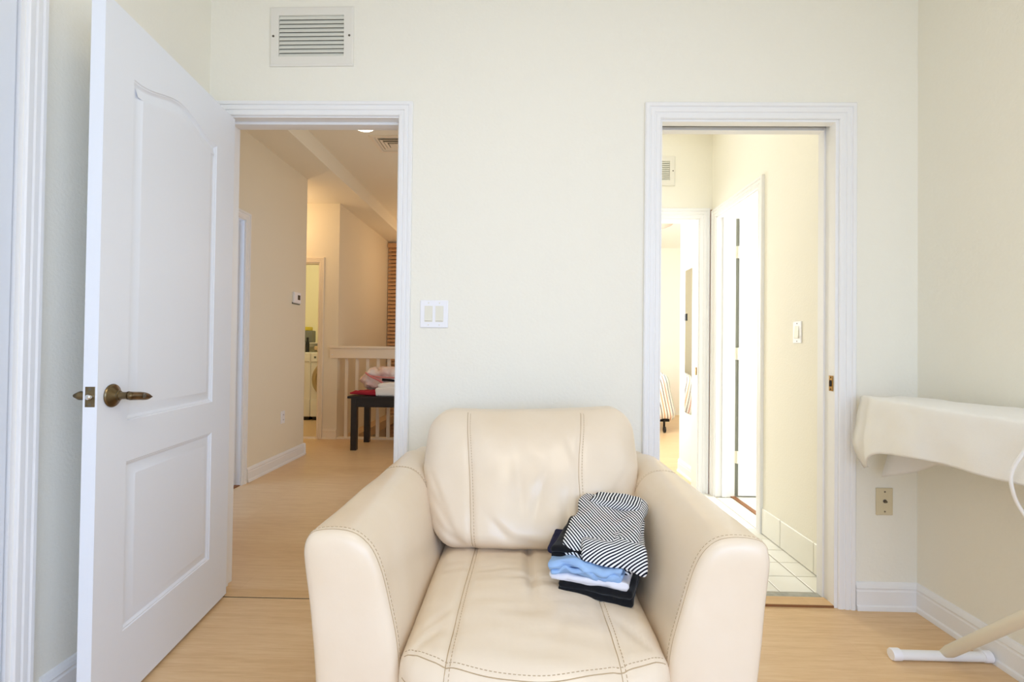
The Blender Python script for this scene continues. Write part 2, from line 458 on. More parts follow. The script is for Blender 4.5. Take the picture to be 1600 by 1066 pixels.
mb = MB(); baseboard(mb, 'x', Y0, -1, 1.436, XR); structure(mb.build('baseboard_back', TRIM))
mb = MB(); baseboard(mb, 'x', Y0, -1, -.488, .528); structure(mb.build('baseboard_back.001', TRIM))
mb = MB(); baseboard(mb, 'y', XR, -1, -2.2, Y0 - .001); structure(mb.build('baseboard_right', TRIM))
mb = MB(); baseboard(mb, 'y', XL, 1, 1.40, Y0); structure(mb.build('baseboard_left', TRIM))

# ---- doorway to the hall: casing, jambs, stops
t1 = empty('trim_1', (-.9, Y0, 0), kind='structure')
mb = MB(); casing(mb, 'x', Y0, -1, -1.336, -.550, 2.110, width=.062); mb.build('casing', TRIM, t1, smooth=30)
mb = MB(); casing(mb, 'x', Y1, 1, -1.336, -.550, 2.110, width=.062); mb.build('casing', TRIM, t1, smooth=30)
mb = MB().box(-1.352, -1.331, Y0 - .001, Y1 + .001, 0, 2.118).box(-.553, -.53, Y0 - .001, Y1 + .001, 0, 2.118).box(-1.331, -.553, Y0 - .001, Y1 + .001, 2.104, 2.118)
mb.build('jamb', TRIM, t1)
mb = MB().box(-1.331, -1.319, 2.150, 2.185, 0, 2.104).box(-.565, -.553, 2.150, 2.185, 0, 2.104).box(-1.319, -.565, 2.150, 2.185, 2.092, 2.104)
mb.build('door_stop', TRIM, t1, bevel=.002)
# ---- pocket doorway to the vestibule
t2 = empty('trim_2', (.97, Y0, 0), kind='structure')
mb = MB(); casing(mb, 'x', Y0, -1, .596, 1.362, 2.100, width=.070); mb.build('casing', TRIM, t2, smooth=30)
mb = MB()
for ya, yb in ((Y0 - .001, Y0 + .040), (Y1 - .040, Y1 + .001)):
    mb.box(.575, .603, ya, yb, 0, 2.112).box(1.349, 1.369, ya, yb, 0, 2.112).box(.603, 1.349, ya, yb, 2.090, 2.112)
mb.box(1.357, 1.369, Y0 + .04, Y1 - .04, 0, 2.112).box(.575, .590, Y0 + .04, Y1 - .04, 0, 2.112)
mb.build('jamb', TRIM, t2)
MB().box(.59, 1.357, Y0 + .041, Y1 - .041, 2.106, 2.112).build('door_track', DARK, t2)
sp = MB().box(1.3455, 1.3495, Y0 + .008, Y0 + .034, .925, .992).build('strike_plate', BRASS, t2, bevel=.001)
mb = MB().box(1.344, 1.3458, Y0 + .014, Y0 + .028, .945, .972)
for z in (.933, .984): mb.lathe((1.3458, Y0 + .021, z), (-1, 0, 0), [(.0035, 0), (.0035, .001), (.001, .0014)], 8)
mb.build('strike_hole', DARK, sp)
# ---- casing of the closet at the far left and its door
t3 = empty('trim_3', (XL, 1.30, 0), kind='structure')
mb = MB(); casing(mb, 'y', XL, 1, .40, 1.318, 2.12, width=.050); mb.build('casing', TRIM, t3, smooth=30)
MB().box(XL - .118, XL - .001, 1.306, 1.318, 0, 2.12).box(XL - .118, XL - .001, .40, .412, 0, 2.12).box(XL - .118, XL - .001, .412, 1.306, 2.108, 2.12).build('jamb', TRIM, t3)
d3 = empty('door_3', (XL, .86, 0), kind='structure')
MB().box(XL - .045, XL - .006, .415, 1.300, .012, 2.104).build('leaf', DOORW, d3, bevel=.002)
MB().lathe((XL - .006, .50, .95), (1, 0, 0), [(.026, 0), (.026, .006), (.010, .012), (.010, .035), (.024, .045), (.026, .058), (.016, .068), (.001, .070)], 20).build('door_knob', BRONZE, d3, smooth=True)

# ---- thresholds
structure(MB().box(-1.331, -.553, Y0 - .022, Y0 + .044, -.001, .004).build('trim_4', STRIPW, bevel=.002))
structure(MB().box(-1.331, -.553, Y0 - .0245, Y0 - .022, -.001, .0012).build('trim_5', DARK))
structure(MB().box(.603, 1.349, Y0 + .002, Y0 + .068, 0, .010).build('trim_6', STRIPW))
structure(MB().box(.603, 1.349, Y0 - .002, Y0 + .002, 0, .0085).build('trim_7', BROWNW))
structure(MB().box(.603, 1.349, Y0 + .068, Y1 - .005, -.02, .004).build('trim_8', MORTAR))

# ------------------------------------------------------------------ the open six-panel style door leaf
HX, HY = -1.2706, 2.0899
dv = np.array([.11692, -.99314]); nv = np.array([.99314, .11692])   # along the leaf, and out of its right face
rz_leaf = math.atan2(dv[1], dv[0])
d1 = empty('door_1', (HX, HY, 0), rz_leaf, kind='structure')
# local frame: x along leaf from hinge, y out of the right (visible) face, z up.  rotation takes +x to dv and +y to (-dv.y, dv.x) = nv
LW, LT = .768, .037
def arch(u0, u1, z0, z1, rise, n=28):
    pts = [(u0, z0), (u1, z0), (u1, z1)]
    for i in range(1, n):
        t = i / n; u = u1 + (u0 - u1) * t; c = (t - .5) * 2
        e = max(0.0, 1 - abs(c) / .92)
        pts.append((u, z1 + rise * (e * e * (3 - 2 * e))))
    pts.append((u0, z1)); return pts
P_UP = arch(.148, .646, .862, 1.906, .050); P_LO = [(.148, .226), (.646, .226), (.646, .738), (.148, .738)]
def inset(loop, d):
    n = len(loop); out = []
    for i in range(n):
        p, q, r = np.array(loop[i - 1]), np.array(loop[i]), np.array(loop[(i + 1) % n])
        a = (q - p) / np.linalg.norm(q - p); b = (r - q) / np.linalg.norm(r - q)
        na, nb = np.array([-a[1], a[0]]), np.array([-b[1], b[0]])
        m = na + nb; m = m / max(1e-6, np.dot(m, na)) if np.dot(m, na) > .2 else na
        out.append(tuple(q + m * d))
    return out
def face_with_holes(mb, outer, holes, y, flip):
    loops = [[Vector((p[0], p[1], 0)) for p in l] for l in [outer] + holes]
    tri = tessellate_polygon(loops); flat = [p for l in [outer] + holes for p in l]
    mb.add([(p[0], y, p[1]) for p in flat], [tuple(t) if not flip else tuple(reversed(t)) for t in tri])
mb = MB()
outer = [(0, .014), (LW, .014), (LW, 2.086), (0, 2.086)]
for y, fl in ((0.0, False), (-LT, True)): face_with_holes(mb, outer, [P_UP, P_LO], y, fl)
mb.add([(u, y, z) for y in (0, -LT) for u, z in outer], [(0, 1, 5, 4), (1, 2, 6, 5), (2, 3, 7, 6), (3, 0, 4, 7)])
leaf = mb.build('leaf', DOORW, d1, local=True)
for loop in (P_UP, P_LO):
    mb = MB()
    for y0, sg in ((0.0, -1), (-LT, 1)):
        prof = [(0, 0), (.003, .003), (.006, .0035), (.010, .007), (.014, .009), (.019, .009), (.042, .0015), (.045, .001)]
        L = [[(p[0], y0 + sg * d, p[1]) for p in inset(loop, w)] for w, d in prof]
        mb.loft(L, True, False)
        face_with_holes(mb, [(p[0], p[2]) for p in L[-1]], [], L[-1][0][1], sg > 0)
    mb.build('panel', DOORW, d1, local=True, smooth=25)
# latch plate, lever handles, hinges
lp = MB().box(LW - .001, LW + .0012, -LT / 2 - .0127, -LT / 2 + .0127, .918, .975).build('latch_plate', BRONZE, d1, local=True, bevel=.001)
mb = MB(); mb.loft([[(LW + x, -LT / 2 + .009 * s * math.cos(a) * .9, .9465 + .009 * s * math.sin(a)) for a in np.linspace(0, 2 * math.pi, 13)[:-1]] for x, s in ((.001, 1), (.006, 1), (.010, .8), (.012, .3))])
mb.build('latch_bolt', STEEL, lp, local=True, smooth=True)
mb = MB()
for z in (.925, .968): mb.lathe((LW + .001, -LT / 2, z), (1, 0, 0), [(.0038, 0), (.0038, .0006), (.001, .001)], 10)
mb.build('screw', SCREW, lp, local=True)
for sg, y0 in ((1, 0.0), (-1, -LT)):
    UH = .712; ZH = .945
    h = MB().lathe((UH, y0, ZH), (0, sg, 0), [(.033, 0), (.034, .003), (.032, .006), (.029, .007), (.024, .012), (.017, .016), (.015, .018)], 36).build('rosette', BRONZE, d1, local=True, smooth=35)
    MB().lathe((UH, y0 + sg * .016, ZH), (0, sg, 0), [(.0145, 0), (.0145, .006), (.011, .008), (.0105, .022), (.0125, .030)], 24).build('neck', BRONZE, h, local=True, smooth=35)
    # lever: starts at the neck, bends along the leaf towards the hinge, ends in a flat leaf-shaped blade
    mb = MB(); loops = []
    for t in np.linspace(0, 1, 26):
        u = UH + .010 - .118 * t; yy = y0 + sg * (.050 - .004 * t)
        ra = .0125 * (1.0 if t > .08 else (.55 + .45 * t / .08)) * (1 if t < .45 else max(.12, 1 - ((t - .45) / .55) ** 3.4))
        rb = .0105 if t < .45 else .0105 * max(.06, 1 - ((t - .45) / .55) ** 1.3)
        zc = ZH - .012 * t - .004 * max(0, t - .5)
        loops.append([(u, yy + sg * (rb * math.cos(a)), zc + ra * math.sin(a)) for a in np.linspace(0, 2 * math.pi, 17)[:-1]])
    mb.loft(loops); mb.build('lever', BRONZE, h, local=True, smooth='all')
    mb = MB().lathe((.664, y0 + sg * .0572, ZH - .005), (0, sg, 0), [(.007, 0), (.007, .0035), (.0045, .004), (.004, .0025)], 14)
    mb.build('lock_button', SCREW, h, local=True, smooth=35)
for z in (.20, 1.02, 1.86):
    MB().lathe((-.006, -.004 - LT, z), (0, 0, 1), [(.006, -.045), (.006, .045)], 12).build('hinge', BRONZE, d1, local=True)

# ------------------------------------------------------------------ the hall
HXL = -2.168; SXL = -2.15; HYE = 4.80
structure(wall_panels('y', HXL - .12, HXL, Y1, HYE, 0, 3.0, [(2.95, 3.735, -.01, 2.08)]).build('wall_hall_left', WALLH))
structure(wall_panels('x', HYE - .12, HYE, -3.8, HXL - .12, 0, 3.0, []).build('wall_hall_corner', WALLH))
structure(wall_panels('x', 5.62, 5.74, -3.8, SXL, 0, 3.0, [(-3.15, -2.37, -.01, 2.072)]).build('wall_laundry', WALLH))
structure(wall_panels('y', SXL - .12, SXL, 5.74, 7.85, -2.8, 3.0, []).build('wall_stair', WALLH))
structure(wall_panels('x', 7.70, 7.82, SXL, .45, -2.8, 3.0, [(-1.05 - 1.08, .30, -2.0, 2.70)]).build('wall_stair_back', WALLH))
structure(wall_panels('y', .30, .42, Y1, 7.82, -2.8, 3.0, []).build('wall_hall_right', WALLH))
structure(wall_panels('y', -3.92, -3.80, 2.3, 7.9, 0, 3.0, []).build('wall_laundry_left', WALLB))
structure(wall_panels('x', 7.72, 7.84, -3.8, SXL - .12, 0, 3.0, []).build('wall_laundry_back', mat('laundry_paint', (242, 236, 204), .8)))
structure(MB().box(-3.8, -2.0, 5.74, 7.75, -.12, 0).build('floor_laundry', CARPET))
structure(MB().box(-1.83, .42, Y1, 7.82, 2.92, 3.0).build('ceiling_hall', CEIL))
structure(MB().box(-3.8, -1.83, Y1, 7.82, 2.76, 3.0).build('ceiling_soffit', CEIL))
structure(MB().box(SXL, .45, 5.74, 7.8, -2.9, -2.8).build('floor_stair', CARPET))
structure(MB().box(SXL, .30, 5.70, 5.745, -2.8, -.001).build('wall_stair_front', WALLH))
mb = MB(); baseboard(mb, 'y', HXL, 1, 3.80, HYE + .022); baseboard(mb, 'x', HYE, 1, -3.7, HXL + .022); structure(mb.build('baseboard_hall', TRIM))
mb = MB(); baseboard(mb, 'x', 5.62, -1, -2.315, SXL); structure(mb.build('baseboard_laundry', TRIMW))
t9 = empty('trim_9', (HXL, 3.35, 0), kind='structure')
mb = MB(); casing(mb, 'y', HXL, 1, 2.965, 3.720, 2.066, width=.062); mb.build('casing', TRIM, t9, smooth=30)
MB().box(HXL - .121, HXL + .001, 3.715, 3.735, 0, 2.08).box(HXL - .121, HXL + .001, 2.95, 2.97, 0, 2.08).box(HXL - .121, HXL + .001, 2.97, 3.715, 2.06, 2.08).build('jamb', TRIM, t9)
MB().box(HXL - .075, HXL - .04, 3.703, 3.715, 0, 2.06).build('door_stop', TRIM, t9)
d4 = empty('door_4', (HXL - .12, 3.70, 0), kind='structure')
MB().box(HXL - .13 - .72, HXL - .13, 3.675, 3.71, .012, 2.05).build('leaf', DOORW, d4, bevel=.002)
for z in (.25, 1.0, 1.55): MB().lathe((HXL - .124, 3.695, z), (0, 0, 1), [(.007, -.045), (.007, .045)], 10).build('hinge', STEEL, d4)
structure(MB().box(HXL - .12, HXL + .002, 2.97, 3.715, 0, .006).build('trim_10', BROWNW))
structure(wall_panels('x', 2.23, 2.35, -3.8, HXL - .12, 0, 3.0, []).build('wall_side_room', WALLB))
structure(MB().box(-3.8, HXL - .12, 2.35, 4.73, -.12, 0).build('floor_side_room', FLOORW))
t11 = empty('trim_11', (-2.8, 5.62, 0), kind='structure')
mb = MB(); casing(mb, 'x', 5.62, -1, -3.13, -2.376, 2.066, width=.058); mb.build('casing', TRIMW, t11, smooth=30)
MB().box(-2.388, -2.37, 5.619, 5.741, 0, 2.072).box(-3.15, -3.13, 5.619, 5.741, 0, 2.072).box(-3.13, -2.388, 5.619, 5.741, 2.055, 2.072).build('jamb', TRIMW, t11)

# hall ceiling: recessed light and square air diffuser
o = empty('recessed_light', (-1.335, 3.985, 2.92), label='round recessed ceiling light glowing beside the ceiling air vent in the hall', cat='ceiling light')
MB().lathe((-1.335, 3.985, 2.92), (0, 0, -1), [(.095, 0), (.095, .004), (.080, .007), (.076, .003)], 32).build('trim_ring', TRIM, o, smooth=35)
MB().lathe((-1.335, 3.985, 2.9185), (0, 0, -1), [(.076, 0), (.070, .010), (.001, .018)], 32).build('lens', LAMPON, o, smooth=True)
o = empty('ceiling_diffuser', (-1.16, 4.32, 2.92), label='square cream air diffuser vent on the hall ceiling', cat='vent')
mb = MB(); x0, x1, ya, yb, zt = -1.345, -.985, 4.14, 4.50, 2.92
def ring(x0, x1, y0, y1, z): return [(x0, y0, z), (x1, y0, z), (x1, y1, z), (x0, y1, z)]
mb.loft([ring(x0, x1, ya, yb, zt), ring(x0, x1, ya, yb, zt - .008), ring(x0 + .03, x1 - .03, ya + .03, yb - .03, zt - .010), ring(x0 + .035, x1 - .035, ya + .035, yb - .035, zt - .001)], caps=False)
mb.build('frame', TRIMW, o)
for i in range(3):
    q = .040 + i * .032; z = zt - .004 - i * .006
    MB().loft([ring(x0 + q, x1 - q, ya + q, yb - q, z), ring(x0 + q + .022, x1 - q - .022, ya + q + .022, yb - q - .022, z + .0035), ring(x0 + q + .022, x1 - q - .022, ya + q + .022, yb - q - .022, z + .0055), ring(x0 + q, x1 - q, ya + q, yb - q, z + .002)], caps=False).build('louver', TRIMW, o)
MB().box(x0 + .14, x1 - .14, ya + .14, yb - .14, zt - .02, zt - .012).build('center_plate', TRIMW, o)
MB().box(x0 + .036, x1 - .036, ya + .036, yb - .036, zt - .0012, zt - .0004).build('duct', GROUT, o)

# thermostat and outlet on the hall wall
o = empty('thermostat', (HXL, 4.585, 1.545), label='small white thermostat with dark screen on the hall wall', cat='thermostat')
MB().box(HXL, HXL + .022, 4.515, 4.655, 1.492, 1.598).build('body', PLASTW, o, bevel=.006)
MB().box(HXL + .0215, HXL + .0235, 4.585, 4.632, 1.527, 1.572).build('screen', BLACKP, o)
MB().box(HXL, HXL + .008, 4.508, 4.662, 1.482, 1.50).build('backplate', GREYBOX, o, bevel=.003)
o = empty('wall_outlet', (HXL, 4.37, .435), label='white duplex power outlet low on the hall wall', cat='outlet')
MB().box(HXL, HXL + .006, 4.335, 4.405, .378, .492).build('cover_plate', PLASTW, o, bevel=.003)
for z in (.412, .458):
    s = MB().box(HXL + .005, HXL + .0085, 4.353, 4.387, z - .014, z + .014).build('socket', PLASTW, o, bevel=.002)
    MB().box(HXL + .0083, HXL + .0088, 4.361, 4.364, z - .006, z + .006).box(HXL + .0083, HXL + .0088, 4.375, 4.378, z - .006, z + .006).build('slot', DARK, s)

# stair railing
o = empty('stair_railing', (-1.0, 5.65, 0), label='white wooden stair railing with square balusters at end of the hall', cat='railing')
mb = MB().box(-2.235, .299, 5.60, 5.619, .945, 1.06).box(-2.235, .299, 5.585, 5.619, 1.06, 1.088); 
mb.build('handrail', TRIMW, o, bevel=.004)
MB().box(SXL, .299, 5.619, 5.70, .985, 1.075).build('top_rail', TRIMW, o)
MB().box(SXL + .001, .299, 5.612, 5.705, 0, .018).build('bottom_rail', TRIMW, o, bevel=.003)
MB().lathe((-2.205, 5.6, .985), (0, -1, 0), [(.008, 0), (.008, .002), (.002, .003)], 12).build('screw', TRIM, o)
bal = MB().box(-.0175, .0175, -.0175, .0175, .018, .985).mesh('baluster', TRIMW)
for i in range(18):
    x = -2.052 + .1245 * i
    if x > .26: break
    b = bpy.data.objects.new('baluster', bal); COL.objects.link(b); b.parent = o; b.location = (x + 1.0, .012, 0)
    b.scale = (1, 1, 1)

# wooden blinds in the stairwell window
o = empty('wooden_blinds', (-.95, 7.68, 2.72), label='brown wooden slat blinds hanging in the stairwell beyond the railing', cat='blinds')
MB().box(-2.145, .29, 7.63, 7.695, 2.66, 2.73).build('head_rail', BLINDS, o, bevel=.003)
slat = MB(); slat.loft([[(x, -.012, -.026), (x, -.003, 0), (x, .012, .026), (x, .014, .025), (x, -.0005, -.001), (x, -.010, -.027)] for x in (-1.19, 1.24)])
slm = slat.mesh('slat', BLINDS)
for i in range(72):
    b = bpy.data.objects.new('slat', slm); COL.objects.link(b); b.parent = o; b.location = (0, -.02, -.095 - i * .060)
mb = MB()
for x in (-1.93, -1.3, -.5, .2): mb.tube([(x, 7.632, 2.66), (x, 7.632, -1.4)], .0012, 5)
mb.build('ladder_cord', TRIMW, o)
structure(MB().box(-2.13, .30, 7.80, 7.818, -2.0, 2.7).build('window_2', mat('window_glass_dim', (150, 120, 86), .2)))

# dark side table with its load
TX0, TX1, TY0, TY1, TH = -1.805, -.75, 5.0, 5.54, .567
o = empty('side_table', ((TX0 + TX1) / 2, (TY0 + TY1) / 2, 0), label='dark espresso wooden side table in front of the stair railing', cat='table')
MB().box(TX0, TX1, TY0, TY1, TH - .024, TH).build('tabletop', ESPRESSO, o, bevel=.003)
MB().box(TX0 + .04, TX1 - .04, TY0 + .03, TY0 + .05, TH - .115, TH - .024).box(TX0 + .04, TX1 - .04, TY1 - .05, TY1 - .03, TH - .115, TH - .024).box(TX0 + .045, TX0 + .065, TY0 + .05, TY1 - .05, TH - .115, TH - .024).box(TX1 - .065, TX1 - .045, TY0 + .05, TY1 - .05, TH - .115, TH - .024).build('apron', ESPRESSO, o)
for x in (TX0 + .030, TX1 - .090):
    for y in (TY0 + .025, TY1 - .085):
        MB().box(x, x + .06, y, y + .06, 0, TH - .024).build('leg', ESPRESSO, o, bevel=.002)
# red cloth
def lump(name, m, c, size, r, n, fn=None, rz=0.0, uvf=None, parent=None, **k):
    P, F, U = rbox(*size, r, n)
    if fn is not None: P = fn(P.copy(), U)
    ca, sa = math.cos(rz), math.sin(rz)
    W = np.stack([P[:, 0] * ca - P[:, 1] * sa + c[0], P[:, 0] * sa + P[:, 1] * ca + c[1], P[:, 2] + c[2]], 1)
    mb = MB().add(W, F, uvf(P, U) if uvf else None)
    o = mb.build(name, m, parent, smooth='all')
    return tag(o, **k) if k else o
def rf(P, U):
    P[:, 2] *= np.clip(.55 + .45 * (U[:, 0] * .8 + .4), .15, 1)
    P[:, 2] += np.where(U[:, 2] > -.5, 1, .0) * nz(P, 18, 2) * .014
    P[:, 1] += nz(P, 10, 4) * .01
    P[:, 2] -= P[:, 2].min(); return P
lump('red_cloth', RED, (-1.635, 5.13, TH), (.33, .18, .06), .02, (16, 10, 4), rf, label='crumpled red cloth on the left end of dark side table', cat='cloth')
def tw(P, U):
    P[:, 2] += np.where(U[:, 2] > -.5, 1, 0) * (nz(P, 14, 9) * .008 - .022 * np.clip(-U[:, 0] - .4, 0, 1))
    P[:, 2] -= P[:, 2].min(); return P
o = lump('folded_towel', TERRY, (-1.37, 5.13, TH), (.32, .18, .095), .018, (14, 10, 4), tw, label='folded cream towel on dark side table right of the red cloth', cat='towel')
lump('fold', TERRY, (-1.36, 5.135, TH + .088), (.29, .165, .05), .012, (12, 10, 3), tw, parent=o)
def bagf(P, U):
    top = U[:, 2]
    P[:, 0] += .055 * top * (U[:, 0] < .9) + .03 * nz(P, 9, 3)
    P[:, 0] *= 1 - .22 * np.clip(-top, 0, 1)
    P[:, 2] += .035 * nz(P, 11, 5) + .022 * nz(P, 24, 7); P[:, 0] -= .05 * np.clip(-U[:, 0], 0, 1) * np.exp(-(U[:, 2] / .35) ** 2)
    P[:, 1] += .03 * nz(P, 13, 8) + .012 * (1 - 2 * np.abs(nz(P, 24, 2)))
    P[:, 2] -= P[:, 2].min(); return P
bagz = TH + .004
bag = lump('plastic_bag', BAG, (-1.42, 5.36, bagz), (.62, .24, .255), .07, (22, 12, 12), bagf, label='full pinkish white plastic bag lying on dark side table', cat='bag')
mb = MB()
mb.tube(catmull([(-1.690, 5.222, TH + .235), (-1.630, 5.212, TH + .195), (-1.530, 5.205, TH + .15), (-1.460, 5.205, TH + .10), (-1.380, 5.21, TH + .075)], 6), [.010] * 12 + [.012] * 13, 8)
mb.tube(catmull([(-1.660, 5.222, TH + .205), (-1.530, 5.206, TH + .190), (-1.380, 5.205, TH + .185), (-1.180, 5.206, TH + .19)], 6), .007, 8)
mb.build('bag_seam', BAGT, bag, smooth='all')
MB().loft([[(x, y, z) for x, y, z in ((xx, 5.195, TH + .150 + k), (xx, 5.21, TH + .150 + k), (xx, 5.21, TH + .168 + k + w), (xx, 5.195, TH + .168 + k + w))] for xx, k, w in ((-1.50, 0, .008), (-1.41, -.004, .006), (-1.34, -.008, -.006), (-1.32, -.004, -.014))]).build('dark_item', BLACKC, bag)  # black folded item poking out of the bag

# laundry machines
def washer(name, x0, label, group, round_door):
    y0, y1, h = 6.97, 7.66, .985
    o = empty(name, (x0 + .34, y0 + .35, 0), label=label, cat='appliance')
    MB().box(x0, x0 + .682, y0, y1, .05, h).build('body', APPL, o, bevel=.012, segs=3)
    MB().box(x0 + .02, x0 + .66, y0 + .03, y1 - .02, 0, .05).build('plinth', BLACKP, o)
    MB().box(x0 + .006, x0 + .676, y0 - .012, y0 + .002, .85, h - .006).build('control_panel', APPL, o, bevel=.005)
    MB().box(x0 + .004, x0 + .678, y0 - .010, y0 + .002, .06, .30).build('drawer', APPL, o, bevel=.006)
    mb = MB()
    for i in range(4): mb.box(x0 + .05 + .05 * i, x0 + .08 + .05 * i, y0 - .014, y0 - .011, .90, .93)
    mb.build('button', GREYBOX, o)
    MB().lathe((x0 + .45, y0 - .012, .915), (0, -1, 0), [(.03, 0), (.028, .02), (.001, .021)], 24).build('dial', RINGM, o, smooth=35)
    c = (x0 + .31, y0, .60)
    d = MB().lathe(c, (0, -1, 0), [(.285, 0), (.285, .02), (.262, .045), (.222, .04), (.214, .02)], 48).build('door', RINGM, o, smooth=35)
    MB().lathe((c[0], y0 - .012, c[2]), (0, -1, 0), [(.216, 0), (.17, .012), (.001, .03)], 40).build('porthole', GLASSD, d, smooth=True)
    return o
washer('front_load_washer', -3.055, 'white front loading washer with round porthole door beside laundry doorway', None, True)
washer('front_load_dryer', -3.742, 'white front loading machine left of the washer, mostly hidden by hall wall', None, True)
o = empty('wall_shelf', (-3.2, 7.6, 1.125), label='narrow white shelf above the laundry machines', cat='shelf')
MB().box(-3.75, -3.02, 7.36, 7.718, 1.118, 1.130).build('board', APPL, o)
for x in (-3.30, -3.6): MB().box(x, x + .02, 7.38, 7.718, 1.06, 1.118).build('bracket', APPL, o)
o = empty('detergent_box', (-3.285, 7.43, 1.131), label='grey plastic tub with yellow lid on the laundry shelf', cat='tub')
MB().box(-3.365, -3.215, 7.37, 7.50, 1.131, 1.315).build('body', GREYBOX, o, bevel=.012)
MB().box(-3.37, -3.26, 7.375, 7.495, 1.315, 1.372).build('lid', YELLOW, o, bevel=.01)
o = empty('black_bottle', (-3.235, 7.30, .986), label='slim black bottle standing on top of the washer', cat='bottle')
MB().lathe((-3.235, 7.25, .986), (0, 0, 1), [(.026, 0), (.028, .01), (.028, .14), (.018, .165), (.016, .19)], 20).build('body', BLACKP, o, smooth=35)
MB().lathe((-3.235, 7.25, 1.176), (0, 0, 1), [(.018, 0), (.018, .03), (.001, .034)], 20).build('cap', BLACKP, o, smooth=35)
def cl(P, U):
    P[:, 2] *= .6 + .6 * np.clip(U[:, 0] + .3, 0, 1); P[:, 2] += .01 * nz(P, 20, 3) * (U[:, 2] > -.5); P[:, 2] -= P[:, 2].min(); return P
lump('laundry_cloth', CARPET, (-2.90, 7.15, .986), (.30, .22, .10), .03, (12, 8, 4), cl, label='rumpled beige cloth on top of the washer', cat='cloth')

# ------------------------------------------------------------------ vestibule
VX = 1.457; VY = 3.743
structure(wall_panels('y', VX, VX + .142, Y1, VY, 0, 3.0, [(2.985, 3.672, -.2, 2.108)]).build('wall_vestibule_right', WALLV))
structure(wall_panels('x', VY, VY + .12, .42, VX + .142, 0, 3.0, [(.60, 1.375, -.01, 2.118)]).build('wall_vestibule_back', WALLV))
structure(MB().box(.42, 1.6, Y1, 3.87, 2.86, 2.95).build('ceiling_vestibule', CEIL))
fv = empty('floor_vestibule', (.95, 3.0, 0), kind='structure')
MB().box(.42, VX + .142, Y1 - .005, VY + .12, -.12, -.0015).build('grout', GROUT, fv)
def tile_mesh(w, d):
    mb = MB(); e = .002
    mb.loft([ring(-w / 2, w / 2, -d / 2, d / 2, -.008), ring(-w / 2, w / 2, -d / 2, d / 2, -.0015), ring(-w / 2 + e, w / 2 - e, -d / 2 + e, d / 2 - e, 0)])
    return mb.mesh('tile', TILE)
P_ = .1545; G_ = .005
full = tile_mesh(P_ - G_, P_ - G_); cut = tile_mesh(VX - 1.347 - G_, P_ - G_); cuty = tile_mesh(P_ - G_, 3.79 - 3.785 + .1)
for j in range(10):
    y = 2.240 + P_ * (j + .5)
    for i in range(-1, 6):
        if i == -1: me, x = cut, (1.347 + VX) / 2
        else: me, x = full, 1.345 - P_ * (i + .5)
        b = bpy.data.objects.new('tile', me); COL.objects.link(b); b.parent = fv; b.location = (x - .95, y - 3.0, 0)
wv = bpy.data.objects['wall_vestibule_right']
mb = MB()
ys = [2.234, 2.421, 2.729, 2.936]
for ya, yb in zip(ys[:-1], ys[1:]):
    w = yb - ya - .005; e = .002
    m_ = MB(); yc = (ya + yb) / 2
    def rr(x, q): return [(x, yc - w / 2 + q, .003 + q), (x, yc + w / 2 - q, .003 + q), (x, yc + w / 2 - q, .153 - q), (x, yc - w / 2 + q, .153 - q)]
    m_.loft([rr(VX, 0), rr(VX - .007, 0), rr(VX - .009, e)])
    m_.build('tile', TILE, wv)
t12 = empty('trim_12', (VX, 3.33, 0), kind='structure')
mb = MB(); casing(mb, 'y', VX, -1, 3.003, 3.655, 2.096, width=.066); mb.build('casing', TRIM, t12, smooth=30)
MB().box(VX - .001, VX + .143, 3.650, 3.672, 0, 2.108).box(VX - .001, VX + .143, 2.985, 3.008, 0, 2.108).box(VX - .001, VX + .143, 3.008, 3.650, 2.090, 2.108).build('jamb', TRIM, t12)
MB().box(VX + .045, VX + .080, 3.638, 3.650, 0, 2.09).box(VX + .045, VX + .080, 3.008, 3.020, 0, 2.09).build('door_stop', TRIM, t12, bevel=.002)
d5 = empty('door_5', (VX + .155, 3.64, 0), kind='structure')
MB().box(VX + .168, VX + .168 + .63, 3.645, 3.680, .012, 2.085).build('leaf', DOORW, d5, bevel=.002)
MB().box(VX + .143, VX + .168, 3.654, 3.673, .012, 2.085).build('gap_shade_strip', GREYBOX, d5)  # grey strip set into the hinge gap, coloured as the gap's shade
for z in (.298, 1.069, 1.83):
    h = MB().lathe((VX + .158, 3.644, z), (0, 0, 1), [(.007, -.045), (.007, .045)], 12).build('hinge', PLASTI, d5, smooth=40)
    MB().box(VX + .143, VX + .172, 3.646, 3.654, z - .045, z + .045).build('hinge_plate', PLASTI, h)
structure(MB().box(VX + .115, VX + .150, 3.008, 3.650, -.01, .006).build('trim_13', BROWNW))
for j in range(4):
    b = bpy.data.objects.new('tile', full); COL.objects.link(b); b.parent = fv; b.location = (1.5345 - .95, 2.240 + P_ * (5.5 + j) - 3.0, .0005)
t14 = empty('trim_14', (1.0, VY, 0), kind='structure')
mb = MB(); casing(mb, 'x', VY, -1, .615, 1.360, 2.106, width=.078); mb.build('casing', TRIM, t14, smooth=30)
MB().box(1.352, 1.375, VY - .001, VY + .121, 0, 2.118).box(.60, .622, VY - .001, VY + .121, 0, 2.118).box(.622, 1.352, VY - .001, VY + .121, 2.098, 2.118).build('jamb', TRIM, t14)
MB().box(1.346, 1.3525, VY + .01, VY + .035, .90, .96).build('strike_plate', BRASS, t14)
structure(MB().box(1.4395, 1.4565, VY - .019, VY - .001, 0, 2.17).build('trim_15', BROWNW))
structure(MB().box(.622, 1.352, VY + .0, VY + .122, -.01, .006).build('trim_16', STRIPW))

